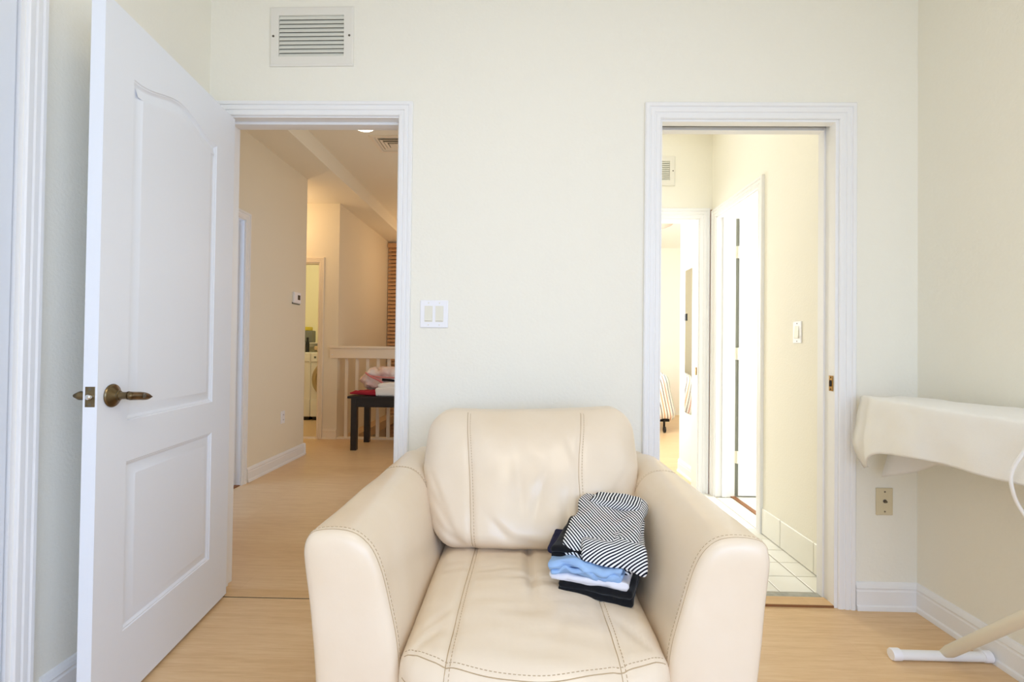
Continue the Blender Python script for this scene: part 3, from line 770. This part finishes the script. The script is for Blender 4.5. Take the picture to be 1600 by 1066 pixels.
def grille(name, x0, x1, z0, z1, y, nslat, label, rot=0.0, mats=(GRILLE, SLATC)):
    cx, cz = (x0 + x1) / 2, (z0 + z1) / 2; w, h = x1 - x0, z1 - z0
    o = empty(name, (cx, y, cz), label=label, cat='vent')
    o.rotation_euler = (0, rot, 0)
    bx, bz = .042, .040
    def R(hw, hh, yy): return [(-hw, yy, -hh), (hw, yy, -hh), (hw, yy, hh), (-hw, yy, hh)]
    MB().loft([R(w / 2, h / 2, 0), R(w / 2, h / 2, -.006), R(w / 2 - .008, h / 2 - .008, -.010), R(w / 2 - bx, h / 2 - bz, -.010), R(w / 2 - bx, h / 2 - bz, -.0005)], caps=False).build('frame', mats[0], o, local=True)
    MB().box(-w / 2 + bx, w / 2 - bx, -.0012, -.0004, -h / 2 + bz, h / 2 - bz).build('duct', DUCT, o, local=True)
    hh = h - 2 * bz; p = hh / nslat
    sm = MB()
    sm.loft([[(x, -.0098, -p * .44), (x, -.0030, p * .50), (x, -.0022, p * .48), (x, -.0090, -p * .48)] for x in (-w / 2 + bx + .001, w / 2 - bx - .001)])
    sm = sm.mesh('slat', mats[1])
    for i in range(nslat):
        b = bpy.data.objects.new('slat', sm); COL.objects.link(b); b.parent = o; b.location = (0, 0, -hh / 2 + p * (i + .45))
    for s in (-1, 1):
        MB().lathe((s * (w / 2 - .018), -.010, 0), (0, -1, 0), [(.005, 0), (.005, .0012), (.001, .002)], 12).build('screw', SCREW, o, local=True)
    return o
grille('return_vent', -1.131, -.757, 2.331, 2.596, Y0, 10, 'white louvered air vent high on the wall above the open door', rot=-.010)
grille('supply_vent', .80, 1.170, 2.357, 2.588, VY, 10, 'cream louvered air vent above the far bedroom doorway')
# vestibule switch
o = empty('light_switch', (VX, 2.578, 1.195), label='white single rocker light switch on the vestibule wall', cat='light switch')
MB().box(VX - .006, VX, 2.541, 2.616, 1.137, 1.253).build('cover_plate', PLASTW, o, bevel=.003)
MB().add([(VX - .006, 2.560, 1.162), (VX - .006, 2.597, 1.162), (VX - .0115, 2.597, 1.164), (VX - .0115, 2.560, 1.164), (VX - .007, 2.560, 1.228), (VX - .007, 2.597, 1.228)], [(0, 1, 2, 3), (3, 2, 5, 4), (0, 3, 4), (1, 5, 2)]).build('rocker', PLASTI, o)
mb = MB()
for z in (1.148, 1.242): mb.lathe((VX - .006, 2.578, z), (-1, 0, 0), [(.003, 0), (.003, .001), (.001, .0014)], 8)
mb.build('screw', SCREW, o)

# bathroom beyond (seen only through the bright doorway)
structure(wall_panels('y', 3.2, 3.3, 2.0, 4.0, 0, 3.0, [(2.4, 3.6, 1.0, 2.2)]).build('wall_bathroom_right', WALLB))
structure(wall_panels('x', 3.80, 3.86, VX + .12, 3.3, 0, 3.0, []).build('wall_bathroom_back', WALLB))
structure(wall_panels('x', 2.13, 2.23, 1.82, 3.3, 0, 3.0, []).build('wall_bathroom_front', WALLB))
structure(MB().box(VX + .12, 3.3, 2.2, 3.86, 2.7, 2.8).build('ceiling_bathroom', WALLB))
structure(MB().box(VX + .12, 3.3, 2.2, 3.86, -.12, 0).build('floor_bathroom', TILE))

# bedroom beyond
structure(MB().box(-1.6 + 1.9, 4.2, VY + .12, 8.2, -.12, 0).build('floor_bedroom', FLOORW))
structure(MB().box(.30, 4.2, VY + .12, 8.2, 2.78, 2.88).build('ceiling_bedroom', WALLB))
structure(wall_panels('x', 8.1, 8.2, .30, 4.2, 0, 2.8, []).build('wall_bedroom_back', WALLB))
structure(wall_panels('y', 4.1, 4.2, 3.86, 8.2, 0, 2.8, [(5.0, 7.4, .7, 2.3)]).build('wall_bedroom_right', WALLB))
structure(wall_panels('y', .30, .42, 7.82, 8.2, 0, 2.8, []).build('wall_bedroom_left', WALLB))
structure(wall_panels('y', 1.432, 1.56, 3.864, 4.40, 0, 2.78, []).build('wall_bedroom_return', WALLV))
structure(wall_panels('x', 3.864, 3.96, 1.56, 4.2, 0, 2.78, []).build('wall_bedroom_front', WALLB))
mb = MB(); baseboard(mb, 'y', 1.432, -1, 3.87, 4.40); structure(mb.build('baseboard_bedroom', TRIM))
o = empty('wall_mirror', (1.432, 4.05, 1.16), label='tall narrow mirror on bedroom wall reflecting the striped bed', cat='mirror')
MB().box(1.422, 1.4315, 3.90, 4.235, .553, 1.783).build('backing', SCREW, o)
MB().box(1.420, 1.4225, 3.903, 4.232, .556, 1.780).build('glass', MIRROR, o)
MB().box(1.414, 1.4205, 4.19, 4.225, 1.345, 1.405).build('clip', BLACKM, o)
o = empty('bed', (1.33, 7.2, 0), label='bed with pastel striped bedspread seen through far doorway', cat='bed')
def bedf(P, U):
    low = np.clip((.3 - U[:, 2]) / 1.3, 0, 1)
    P[:, 0] += np.sign(U[:, 0]) * (np.abs(U[:, 0]) > .6) * low * .10
    P[:, 0] += .02 * low * np.sin(P[:, 1] * 18) * (np.abs(U[:, 0]) > .9)
    P[:, 1] += .02 * low * np.sin(P[:, 0] * 22) * (np.abs(U[:, 1]) > .9)
    return P
def beduv(P, U):
    return [(p[0] + .22 * p[2] * (u[2] < .9) + .0, p[1]) for p, u in zip(P, U)]
lump('bedspread', BEDSPREAD, (1.26, 7.16, .46), (1.46, 1.60, .66), .16, (26, 22, 10), bedf, uvf=beduv, parent=o)
MB().box(.56, 1.96, 6.42, 7.90, .14, .24).build('frame', BLACKM, o)
for x in (.66, 1.885):
    for y in (6.40, 7.84):
        c = MB().tube([(x, y, .055), (x, y, .16)], .014, 10).build('caster', BLACKM, o)
        MB().lathe((x - .016, y - .015, .042), (1, 0, 0), [(.02, 0), (.040, .004), (.042, .014), (.040, .028), (.02, .032)], 20).build('wheel', BLACKP, c, smooth=35)
o = empty('ceiling_lamp', (1.72, 6.0, 2.78), label='pinkish domed ceiling lamp in the bright far bedroom', cat='ceiling light')
MB().lathe((1.72, 6.0, 2.78), (0, 0, -1), [(.09, 0), (.09, .03), (.08, .035)], 28).build('base', TRIM, o, smooth=35)
MB().lathe((1.72, 6.0, 2.745), (0, 0, -1), [(.19, 0), (.19, .02), (.17, .07), (.12, .12), (.05, .15), (.001, .155)], 32).build('shade', PINKG, o, smooth='all')

# ------------------------------------------------------------------ wall plates in the main room
o = empty('double_light_switch', (-.384, Y0, 1.240), label='white two-gang rocker light switch on wall between the doorways', cat='light switch')
MB().box(-.445, -.322, Y0 - .007, Y0, 1.180, 1.300).build('cover_plate', PLASTW, o, bevel=.004, segs=3)
for x in (-.4075, -.360):
    f = MB().box(x - .0175, x + .0175, Y0 - .0075, Y0 - .006, 1.205, 1.275).build('rocker', PLASTI, o)
    MB().add([(x - .0155, Y0 - .0074, 1.208), (x + .0155, Y0 - .0074, 1.208), (x + .0155, Y0 - .0125, 1.210), (x - .0155, Y0 - .0125, 1.210), (x - .0155, Y0 - .0080, 1.272), (x + .0155, Y0 - .0080, 1.272)], [(0, 1, 2, 3), (3, 2, 5, 4), (0, 3, 4), (1, 5, 2)]).build('paddle', PLASTI, f)
    mb = MB()
    for z in (1.192, 1.288): mb.lathe((x, Y0 - .007, z), (0, -1, 0), [(.003, 0), (.003, .0008), (.001, .0012)], 10)
    mb.build('screw', PLASTI, o)
o = empty('cable_outlet', (1.559, Y0, .458), label='almond coaxial cable outlet plate on wall below the draped towel', cat='outlet')
MB().box(1.524, 1.594, Y0 - .006, Y0, .400, .516).build('cover_plate', PLASTA, o, bevel=.003, segs=3)
MB().lathe((1.559, Y0 - .006, .460), (0, -1, 0), [(.008, 0), (.008, .002), (.0048, .003), (.0048, .010), (.001, .0102)], 12).build('connector', SCREW, o, smooth=35)
mb = MB()
for z in (.416, .500): mb.lathe((1.559, Y0 - .006, z), (0, -1, 0), [(.0035, 0), (.0035, .001), (.001, .0014)], 10)
mb.build('screw', SCREW, o)

# ------------------------------------------------------------------ armchair
CX = .036
ch = empty('leather_armchair', (CX, 1.52, 0), label='large cream leather armchair with flared arms against the wall', cat='armchair')
prof = [(.470, .055), (.478, .20), (.489, .333), (.505, .50), (.517, .61), (.517, .650), (.506, .675), (.480, .685), (.440, .687), (.405, .680), (.378, .661), (.357, .630), (.338, .580), (.317, .500), (.302, .430), (.292, .33), (.285, .2), (.280, .055)]
top_part = catmull(prof, 5)
prof = [tuple(p) for p in top_part]                      # open outline, outside bottom -> over the top -> inside bottom
def pin(loop, d):
    out = []
    for i, p in enumerate(loop):
        p = np.array(p)
        cz = min(p[1], .585); c = np.array([np.interp(cz, [.05, .33, .585], [.375, .392, .436]), cz])
        v = c - p; ln = np.linalg.norm(v)
        out.append(p + v * min(1.0, d / max(ln, 1e-6)) if i not in (0, len(loop) - 1) else p)
    return out
for sg in (-1, 1):
    secs = [(.055, 1.0625), (.036, 1.064), (.022, 1.066), (.011, 1.070), (.004, 1.077), (.0, 1.088), (0, 1.094)] + [(0, y) for y in np.linspace(1.12, 1.88, 24)] + [(.003, 1.91), (.012, 1.94), (.03, 1.955), (.06, 1.962)]
    loops = []
    for d, y in secs:
        L = pin(prof, d)
        rear = max(0, (y - 1.1) / .85)
        L3 = []
        for (u, z) in L:
            w = nz([(u * 3 + sg * 7, y * 3, z * 3)], 2.0)[0] * .005
            out_s = 1 if u > .43 else 0
            uu = u - .022 * rear * (u > .40) * min(1, (u - .40) / .08) + (w if z < .66 else 0)
            L3.append((CX + sg * uu, y, z + (w * .8 if z > .6 else 0) + .004 * rear * (z > .6)))
        loops.append(L3)
    mb = MB().loft(loops)
    arm = mb.build('arm', LEATHER, ch, smooth='all')
    bv = bvh_of(mb.v, mb.f)
    # seam round the front edge
    s1, s2, cseam, cst = [], [], [], []
    for (u, z) in prof:
        if z < .12 and u > .4: continue
        for lst, yy in ((s1, 1.083), (s2, 1.094)):
            if u > .47 and z < .64: continue
            h = bv.find_nearest(Vector((CX + sg * u, yy, z)))
            lst.append(h[0] + h[1] * .0003)
        if not (u > .47 and z < .66) and z > .42:
            for lst, yy in ((cseam, 1.630), (cst, 1.638)):
                rear = (yy - 1.1) / .85
                h = bv.find_nearest(Vector((CX + sg * (u - .022 * rear * (u > .40) * min(1, max(0, (u - .40) / .08))), yy + .012 * math.sin((z - .42) * 9), z + .003)))
                lst.append(h[0] + h[1] * .0003)
    MB().tube(s1, .0009, 6).build('seam', STITCH, arm)
    MB().tube(cseam, .0009, 6).build('seam', STITCH, arm)
    dashes(dashes(MB(), s2, .0011), cst, .0009).build('stitching', STITCH, arm, kind='stuff')
# back frame, base and feet
def bf(P, U):
    P[:, 2] += .006 * nz(P, 3, 2); return P
lump('back_frame', LEATHER, (CX, 1.955, .375), (.96, .15, .62), .05, (14, 4, 10), bf, parent=ch)
lump('base', LEATHER, (CX, 1.42, .150), (.60, .72, .17), .03, (8, 8, 4), None, parent=ch)
for sx in (-.40, .40):
    for y in (1.13, 1.90):
        MB().loft([[(CX + sx + r * c, y + r * s_, z) for c, s_ in ((-1, -1), (1, -1), (1, 1), (-1, 1))] for r, z in ((.022, 0), (.030, .06))]).build('foot', ESPRESSO, ch)
# seat cushion
SXW, SY0, SY1 = .590, 1.050, 1.72
scx, scy, scz = CX, (SY0 + SY1) / 2, .338
def g(x, s): return np.exp(-(x / s) ** 2)
def seat_lx(y): return -.140 - .02 * (1.6 - y)      # world x of the long seams, left then right
def seat_rx(y): return .198 + .030 * (1.6 - y)
def seatf(P, U):
    Q = P.copy()
    front = np.clip(-U[:, 1], 0, 1) ** 2
    Q[:, 1] -= .090 * front * (1 - U[:, 0] ** 2)
    topm = np.clip(U[:, 2], 0, 1)
    Q[:, 2] += topm * (.026 * (1 - np.abs(U[:, 0]) ** 2.4) * (1 - np.abs(U[:, 1]) ** 4) )
    X = Q[:, 0] + scx; Y = Q[:, 1] + scy
    Q[:, 2] -= topm * .0065 * (g(X - (-.140 - .02 * (1.6 - Y)), .010) + g(X - (.198 + .03 * (1.6 - Y)), .010))
    Q[:, 2] -= topm * .016 * g(X - (.030 + .03 * (1.55 - Y)), .012) * np.clip((Y - 1.23) / .12, 0, 1)
    Q[:, 2] -= topm * .010 * g(X - .045, .05) * g(Y - 1.22, .05)
    Q[:, 2] += topm * .005 * nz(np.stack([X, Y, 0 * X], 1), 7, 5)
    Q[:, 2] += topm * .0030 * nz(np.stack([X * .6, Y * 2.2, 0 * X], 1), 14, 9)
    for (px, py, ang, ln, dp) in ((-.20, 1.10, 1.0, .06, .006), (-.19, 1.17, .9, .05, .005), (.27, 1.12, -1.0, .06, .006), (.0, 1.36, .25, .08, .004), (.10, 1.34, -.3, .08, .004), (-.08, 1.40, .2, .07, .004), (.09, 1.12, 1.2, .08, .003), (-.02, 1.10, 1.7, .07, .003)):
        ca, sa = math.cos(ang), math.sin(ang); a = (X - px) * ca + (Y - py) * sa; b = -(X - px) * sa + (Y - py) * ca
        Q[:, 2] -= topm * dp * g(b, .008) * g(a, ln)
    fr = (U[:, 1] < -.6)
    Q[:, 1] -= fr * .012 * (1 - U[:, 2] ** 2)
    Q[:, 1] += fr * .005 * nz(np.stack([X, 0 * X, Q[:, 2]], 1), 9, 3)
    Q[:, 0] *= 1 + .03 * (1 - U[:, 2] ** 2) * .6
    return Q
P, F, U = rbox(SXW, SY1 - SY0, .195, .045, (46, 50, 8), seatf, k=5)
P = P + np.array([scx, scy, scz])
seat = MB().add(P, F).build('seat_cushion', LEATHER, ch, smooth='all')
bv = bvh_of(P, F)
def seat_front(x): return SY0 - .090 * (1 - ((x - CX) / (SXW / 2)) ** 2)
st_ = MB()
for fx in (seat_lx, seat_rx):
    for q, off in ((0, 0.0), (1, .010)):
        pts = on_surface(bv, [(fx(y) + off, y, 1.0) for y in np.linspace(1.66, .975, 60)], (0, 0, -1), .0002)
        if q == 0: MB().tube(pts, .0010, 6).build('seam', STITCH, seat)
        else: dashes(st_, pts, .0009)
xs = np.linspace(CX - .285, CX + .285, 70)
a_ = on_surface(bv, [(x, seat_front(x) + .022, 1.0) for x in xs], (0, 0, -1), .0002); MB().tube(a_, .0011, 6).build('seam', STITCH, seat)
a_ = on_surface(bv, [(x, seat_front(x) + .032, 1.0) for x in xs], (0, 0, -1), .0002); dashes(st_, a_, .0009)
a_ = on_surface(bv, [(x, 0, .385) for x in xs], (0, 1, 0), .0002)
if len(a_) > 5: MB().tube(a_, .0011, 6).build('seam', STITCH, seat)
st_.build('stitching', STITCH, seat, kind='stuff')
# back cushion
BW, BT, BH = .75, .24, .43
bcx, bcz = CX, .660
def back_seam(sgn, z):
    t = np.clip((z - .45) / .41, 0, 1)
    return (-.145 - .030 * t - .020 * t ** 3) if sgn < 0 else (.196 - .01 * t + .035 * np.clip(t - .55, 0, 1) ** 1.5 * 3)
def backf(P, U):
    Q = P.copy(); t = (U[:, 2] + 1) / 2
    half = np.interp(t, [0, .12, .3, .55, .8, 1], [.80, .86, .94, 1.0, .99, .955])
    Q[:, 0] *= half
    ed = (1 - np.abs(U[:, 0]) ** 3.5) * (1 - np.abs(U[:, 2]) ** 5)
    fr = np.clip(-U[:, 1], 0, 1); bk = np.clip(U[:, 1], 0, 1)
    Q[:, 1] += fr * (.055 - .10 * ed * (1 - .25 * t)) - bk * .03 * (1 - ed)
    Q[:, 2] += .010 * U[:, 0] * t - .012 * t ** 4 * (1 - (U[:, 0]) ** 2) * 1.0
    X = Q[:, 0] + bcx; Z = Q[:, 2] + bcz
    tz = np.clip((Z - .45) / .41, 0, 1)
    sl = -.145 - .030 * tz - .020 * tz ** 3; sr = .196 - .01 * tz + .105 * np.clip(tz - .55, 0, 1) ** 1.5
    Q[:, 1] += fr * .008 * (g(X - sl, .012) + g(X - sr, .012))
    for (px, pz, ang, ln, dp, wd) in ((-.06, .535, -.75, .05, .008, .014), (.02, .50, -.25, .07, .006, .014), (-.24, .55, -.85, .08, .006, .012), (-.27, .62, -1.0, .07, .005, .010), (-.22, .50, -.6, .06, .006, .012), (.30, .60, .75, .09, .007, .014), (.33, .66, .8, .07, .005, .012), (.26, .56, .7, .06, .005, .012), (.06, .62, 1.3, .06, .007, .016), (.00, .64, 1.7, .06, .006, .016), (.15, .60, 1.5, .06, .007, .018), (.17, .76, 1.9, .05, .004, .010)):
        ca, sa = math.cos(ang), math.sin(ang); a = (X - px) * ca + (Z - pz) * sa; b = -(X - px) * sa + (Z - pz) * ca
        Q[:, 1] += fr * dp * g(b, wd) * g(a, ln) * 1.35
    Q[:, 1] += fr * .014 * nz(np.stack([X, Z, 0 * X], 1), 6, 4) + fr * .0045 * nz(np.stack([X, Z, 0 * X], 1), 16, 8)
    Q[:, 1] += (1.68 - .0) + .22 * (t - .35)
    Q[:, 0] += bcx; Q[:, 2] += bcz
    return Q
P, F, U = rbox(BW, BT, BH, .075, (60, 8, 36), backf, k=6)
back = MB().add(P, F).build('back_cushion', LEATHER, ch, smooth='all')
bv = bvh_of(P, F)
st_ = MB()
for sg in (-1, 1):
    for q, off in ((0, 0), (1, .010)):
        zz = np.linspace(.47, .862, 70)
        pts = on_surface(bv, [(back_seam(sg, z) + off, 0, z) for z in zz], (0, 1, 0), .0002)
        if q == 0: MB().tube(pts, .0010, 6).build('seam', STITCH, back)
        else: dashes(st_, pts, .0009)
sd = []
for z in np.linspace(.52, .84, 50):
    t = (z - .445) / .43
    h = bv.find_nearest(Vector((CX + .375 * float(np.interp(t, [0, .12, .3, .55, .8, 1], [.80, .86, .94, 1.0, .99, .955])), 1.68 + .22 * (t - .35) - .015, z)))
    sd.append(h[0] + h[1] * .0003)
MB().tube(sd, .0009, 6).build('seam', STITCH, back)
st_.build('stitching', STITCH, back, kind='stuff')

# ------------------------------------------------------------------ clothes on the seat
PR = -.33
SEATZ = .455
def cloth_slab(name, m, c, size, rz, seed, amp=.006, layers=1, parent=None, wav=0.0, uvf=None, sag=0.0, r=None, tilt=(0, 0), drape=0.0, crump=0.0, **k):
    mbx = MB(); ca, sa = math.cos(rz), math.sin(rz)
    h = size[2] / layers
    for L in range(layers):
        q = 1 - .012 * ((L * 7 + seed) % 3)
        P, F, U = rbox(size[0] * q, size[1] * q, h * 1.04, (r or h * .48), (34, 34, 3), k=4)
        P = P.copy()
        P[:, 2] += h * (L + .5)
        S = np.stack([P[:, 0], P[:, 1], 0 * P[:, 0]], 1)
        P[:, 2] += amp * (nz(S, 12, seed) + .5 * nz(S, 28, seed + 3)) * (.35 + .65 * (L + 1) / layers) + wav * np.sin(P[:, 0] * 38 + seed) * (np.abs(U[:, 1]) > .3)
        if crump:
            rg = 1 - 2 * np.abs(nz(np.stack([P[:, 0], P[:, 1] * .8, P[:, 2]], 1), 20, seed + 31 + L))
            P[:, 2] += crump * rg * (U[:, 2] > -.9); P[:, 1] += crump * .8 * (1 - 2 * np.abs(nz(P, 26, seed + 41 + L)))
        P[:, 0] += amp * .8 * nz(S, 16, seed + 11 + L); P[:, 1] += amp * .8 * nz(S, 16, seed + 17 + L)
        P[:, 2] -= sag * (np.clip(np.abs(U[:, 0]), .5, 1) - .5) ** 2 * 4 * (P[:, 0] < 0)
        P[:, 2] += tilt[0] * P[:, 0] + tilt[1] * P[:, 1] - drape * np.clip((-U[:, 1] - .55) / .45, 0, 1) ** 2
        uv = uvf(P, U) if uvf else None
        W = np.stack([P[:, 0] * ca - P[:, 1] * sa + c[0], P[:, 0] * sa + P[:, 1] * ca + c[1], P[:, 2] + c[2]], 1)
        mbx.add(W, F, uv)
    o = mbx.build(name, m, parent, smooth='all')
    return tag(o, **k) if k else o
G = 'stack of clothes on the armchair'
cloth_slab('black_garment', BLACKC, (.235, 1.375, SEATZ - .010), (.195, .25, .036), PR, 3, .006, 2, crump=.003, label='folded black garment at the bottom of the clothes stack', cat='clothes', group=G)
cloth_slab('white_garment', WHITEC, (.214, 1.372, SEATZ + .027), (.215, .235, .018), PR, 5, .006, 1, crump=.004, label='folded white garment just above the lowest black garment in the stack', cat='clothes', group=G)
cloth_slab('blue_shirt', LBLUE, (.200, 1.366, SEATZ + .046), (.190, .225, .026), PR + .05, 8, .013, 2, wav=.003, crump=.009, label='crumpled light blue shirt in the middle of the clothes stack', cat='clothes', group=G)
cloth_slab('navy_garment', NAVY, (.165, 1.415, SEATZ + .068), (.150, .15, .020), PR + .1, 11, .006, 1, label='folded navy garment sticking out left of the clothes stack', cat='clothes', group=G)
cloth_slab('black_shirt', BLACKC, (.216, 1.396, SEATZ + .080), (.195, .215, .034), PR - .03, 14, .008, 2, tilt=(0, .10), label='folded black shirt directly under the striped top', cat='clothes', group=G)
def uvdir(ax, ay, az=None):
    def f(P, U):
        return [(p[0], p[0] * ax + p[1] * ay - (p[2] if az is None else az * p[2])) for p in P]
    return f
st = empty('striped_top', (.245, 1.39, SEATZ + .12), label='black and white striped top crumpled on top of the clothes stack', cat='clothes', group=G)
cloth_slab('body', STRIPE, (.250, 1.395, SEATZ + .126), (.192, .235, .036), PR - .05, 21, .015, 1, drape=.030, parent=st, uvf=uvdir(.785, .618, -.618), r=.016, tilt=(0, .24))
cloth_slab('front_fold', STRIPE, (.262, 1.343, SEATZ + .114), (.165, .190, .026), PR + .06, 24, .013, 1, drape=.022, parent=st, uvf=uvdir(-.70, .70, -.70), r=.011, tilt=(-.06, .22))
cloth_slab('back_fold', STRIPE, (.290, 1.470, SEATZ + .168), (.150, .075, .026), PR - .12, 27, .008, 1, parent=st, uvf=uvdir(.97, .2), r=.012, tilt=(0, .1))
def slv(P, U):
    P[:, 1] += .006 * nz(P, 18, 2); P[:, 0] += .008 * nz(P, 15, 6) + .02 * U[:, 2]; return P
lump('sleeve', STRIPE, (.312, 1.325, SEATZ + .078), (.026, .09, .080), .012, (4, 12, 10), slv, PR, uvf=uvdir(.3, .7, -.7), parent=st)

# ------------------------------------------------------------------ ironing board, towel and cord
def xc(y): return 1.49 + min(.036, (2.0 - y) * .040)
def hw(y): return float(np.interp(y, [.5, .6, 1.2, 1.35, 1.65, 1.93, 1.98, 2.01, 2.025], [.13, .165, .165, .163, .148, .100, .080, .05, .012]))
ib = empty('ironing_board', (1.515, 1.25, 0), label='white ironing board along the right wall under the towel', cat='ironing board')
ysb = [.5, .52, .6, .8, 1.0, 1.2, 1.35, 1.5, 1.65, 1.8, 1.93, 1.98, 2.01, 2.025]
outl = [(xc(y) - hw(y), y) for y in ysb] + [(xc(y) + hw(y), y) for y in reversed(ysb)]
MB().loft([[(x, y, z) for x, y in outl] for z in (.885, .905)]).build('top', TUBEW, ib)
LX = 1.515
fb = MB().tube([(1.352, 1.765, .0185), (1.655, 1.765, .0185)], .0165, 16).build('foot_bar', TUBEW, ib, smooth=40)
for xa, xb in ((1.330, 1.360), (1.650, 1.676)):
    MB().tube([(xa, 1.765, .0205), (xa + .004, 1.765, .0205), (xb, 1.765, .0205)], [.0185, .0205, .0205], 18).build('end_cap', PLASTW, fb, smooth=40)
MB().tube([(LX, 1.770, .022), (LX, 1.74, .050), (LX, .92, .885)], [.012, .0195, .0195], 16).build('leg', TUBEC, ib, smooth=40)
MB().tube([(LX + .045, .62, .030), (LX + .045, 1.40, .885)], .0195, 16).build('leg', TUBEC, ib, smooth=40)
fb = MB().tube([(1.352, .61, .0185), (1.655, .61, .0185)], .0165, 16).build('foot_bar', TUBEW, ib, smooth=40)
for xa, xb in ((1.330, 1.360), (1.650, 1.676)):
    MB().tube([(xa, .61, .0205), (xb, .61, .0205)], .0205, 18).build('end_cap', PLASTW, fb, smooth=40)
# towel: rows along the board, columns over left hang, top and right hang
rows = []; ZT = .915
ysr = np.linspace(2.035, .70, 64)
for y in ysr:
    yb = min(y, 1.985); w = max(hw(yb), .075); c = xc(yb)
    dl = float(np.interp(y, [.7, 1.34, 1.65, 1.85, 1.92, 1.97, 2.035], [.165, .168, .172, .20, .225, .275, .30]))
    curl = max(0.0, (y - 1.94) / .095) ** 2
    dr = float(np.interp(y, [.7, 1.4, 1.66, 1.9, 1.98, 2.035], [.20, .21, .225, .25, .30, .335]))
    row = []
    end = max(0, (y - 1.985) / .05)
    for s in np.linspace(1, 0, 22)[:-1]:
        bulge = .010 * math.sin(y * 26 + s * 2) * s + .006 * math.sin(y * 11 + 1) * s
        flare = .016 * math.sin(s * math.pi * .5) + end * .030 * s
        low = max(0.0, (s - .62) / .38)
        row.append((c - w - .008 - flare - bulge * .8 + .055 * curl * low ** 1.6, y + .01 * s * end, ZT - .012 - (dl - .012) * s))
    for a in np.linspace(0, math.pi / 2, 5)[1:-1]:
        row.append((c - w - .008 + .012 * (1 - math.cos(a)), y, ZT - .012 + .012 * math.sin(a)))
    for t in np.linspace(0, 1, 14):
        x = c - w + .006 + (2 * w - .012) * t
        row.append((x, y, ZT + .0015 * math.sin(y * 30 + x * 40) - end * .012 * (1 - abs(2 * t - 1))))
    for a in np.linspace(math.pi / 2, 0, 5)[1:-1]:
        row.append((min(c + w + .006 - .012 * (1 - math.cos(a)), 1.690), y, ZT - .012 + .012 * math.sin(a)))
    for s in np.linspace(0, 1, 22)[1:]:
        x = c + w + .006 + .006 * math.sin(y * 22 + s * 2) * s - end * .08 * s
        row.append((min(x, 1.688 - .004 * math.sin(y * 30)), y, ZT - .012 - (dr - .012) * s))
    rows.append(row)
R_ = np.array(rows)
sh = R_.shape; flat = R_.reshape(-1, 3); flat[:, 2] += .0025 * nz(flat, 22, 4); flat[:, 0] += np.where(flat[:, 2] < .89, .004, 0) * nz(flat, 17, 9)
R_ = flat.reshape(sh)
tow = MB().grid(R_).build('white_towel', TERRY, smooth='all')
md = tow.modifiers.new('thick', 'SOLIDIFY'); md.thickness = .005; md.offset = 0
tag(tow, 'white terry towel draped over the ironing board', 'towel')
# cord
pts = [(1.40, 1.05, .925), (1.335, 1.13, .930), (1.312, 1.20, .91), (1.320, 1.270, .875), (1.312, 1.300, .825), (1.308, 1.318, .777), (1.318, 1.325, .735), (1.34, 1.33, .690), (1.37, 1.32, .640), (1.43, 1.27, .55), (1.50, 1.15, .42), (1.60, 1.0, .30), (1.668, .95, .30)]
tag(MB().tube(catmull(pts, 8), .0045, 10).build('power_cord', CORDW, smooth='all'), 'white power cord hanging in a loop off the ironing board', 'cord')
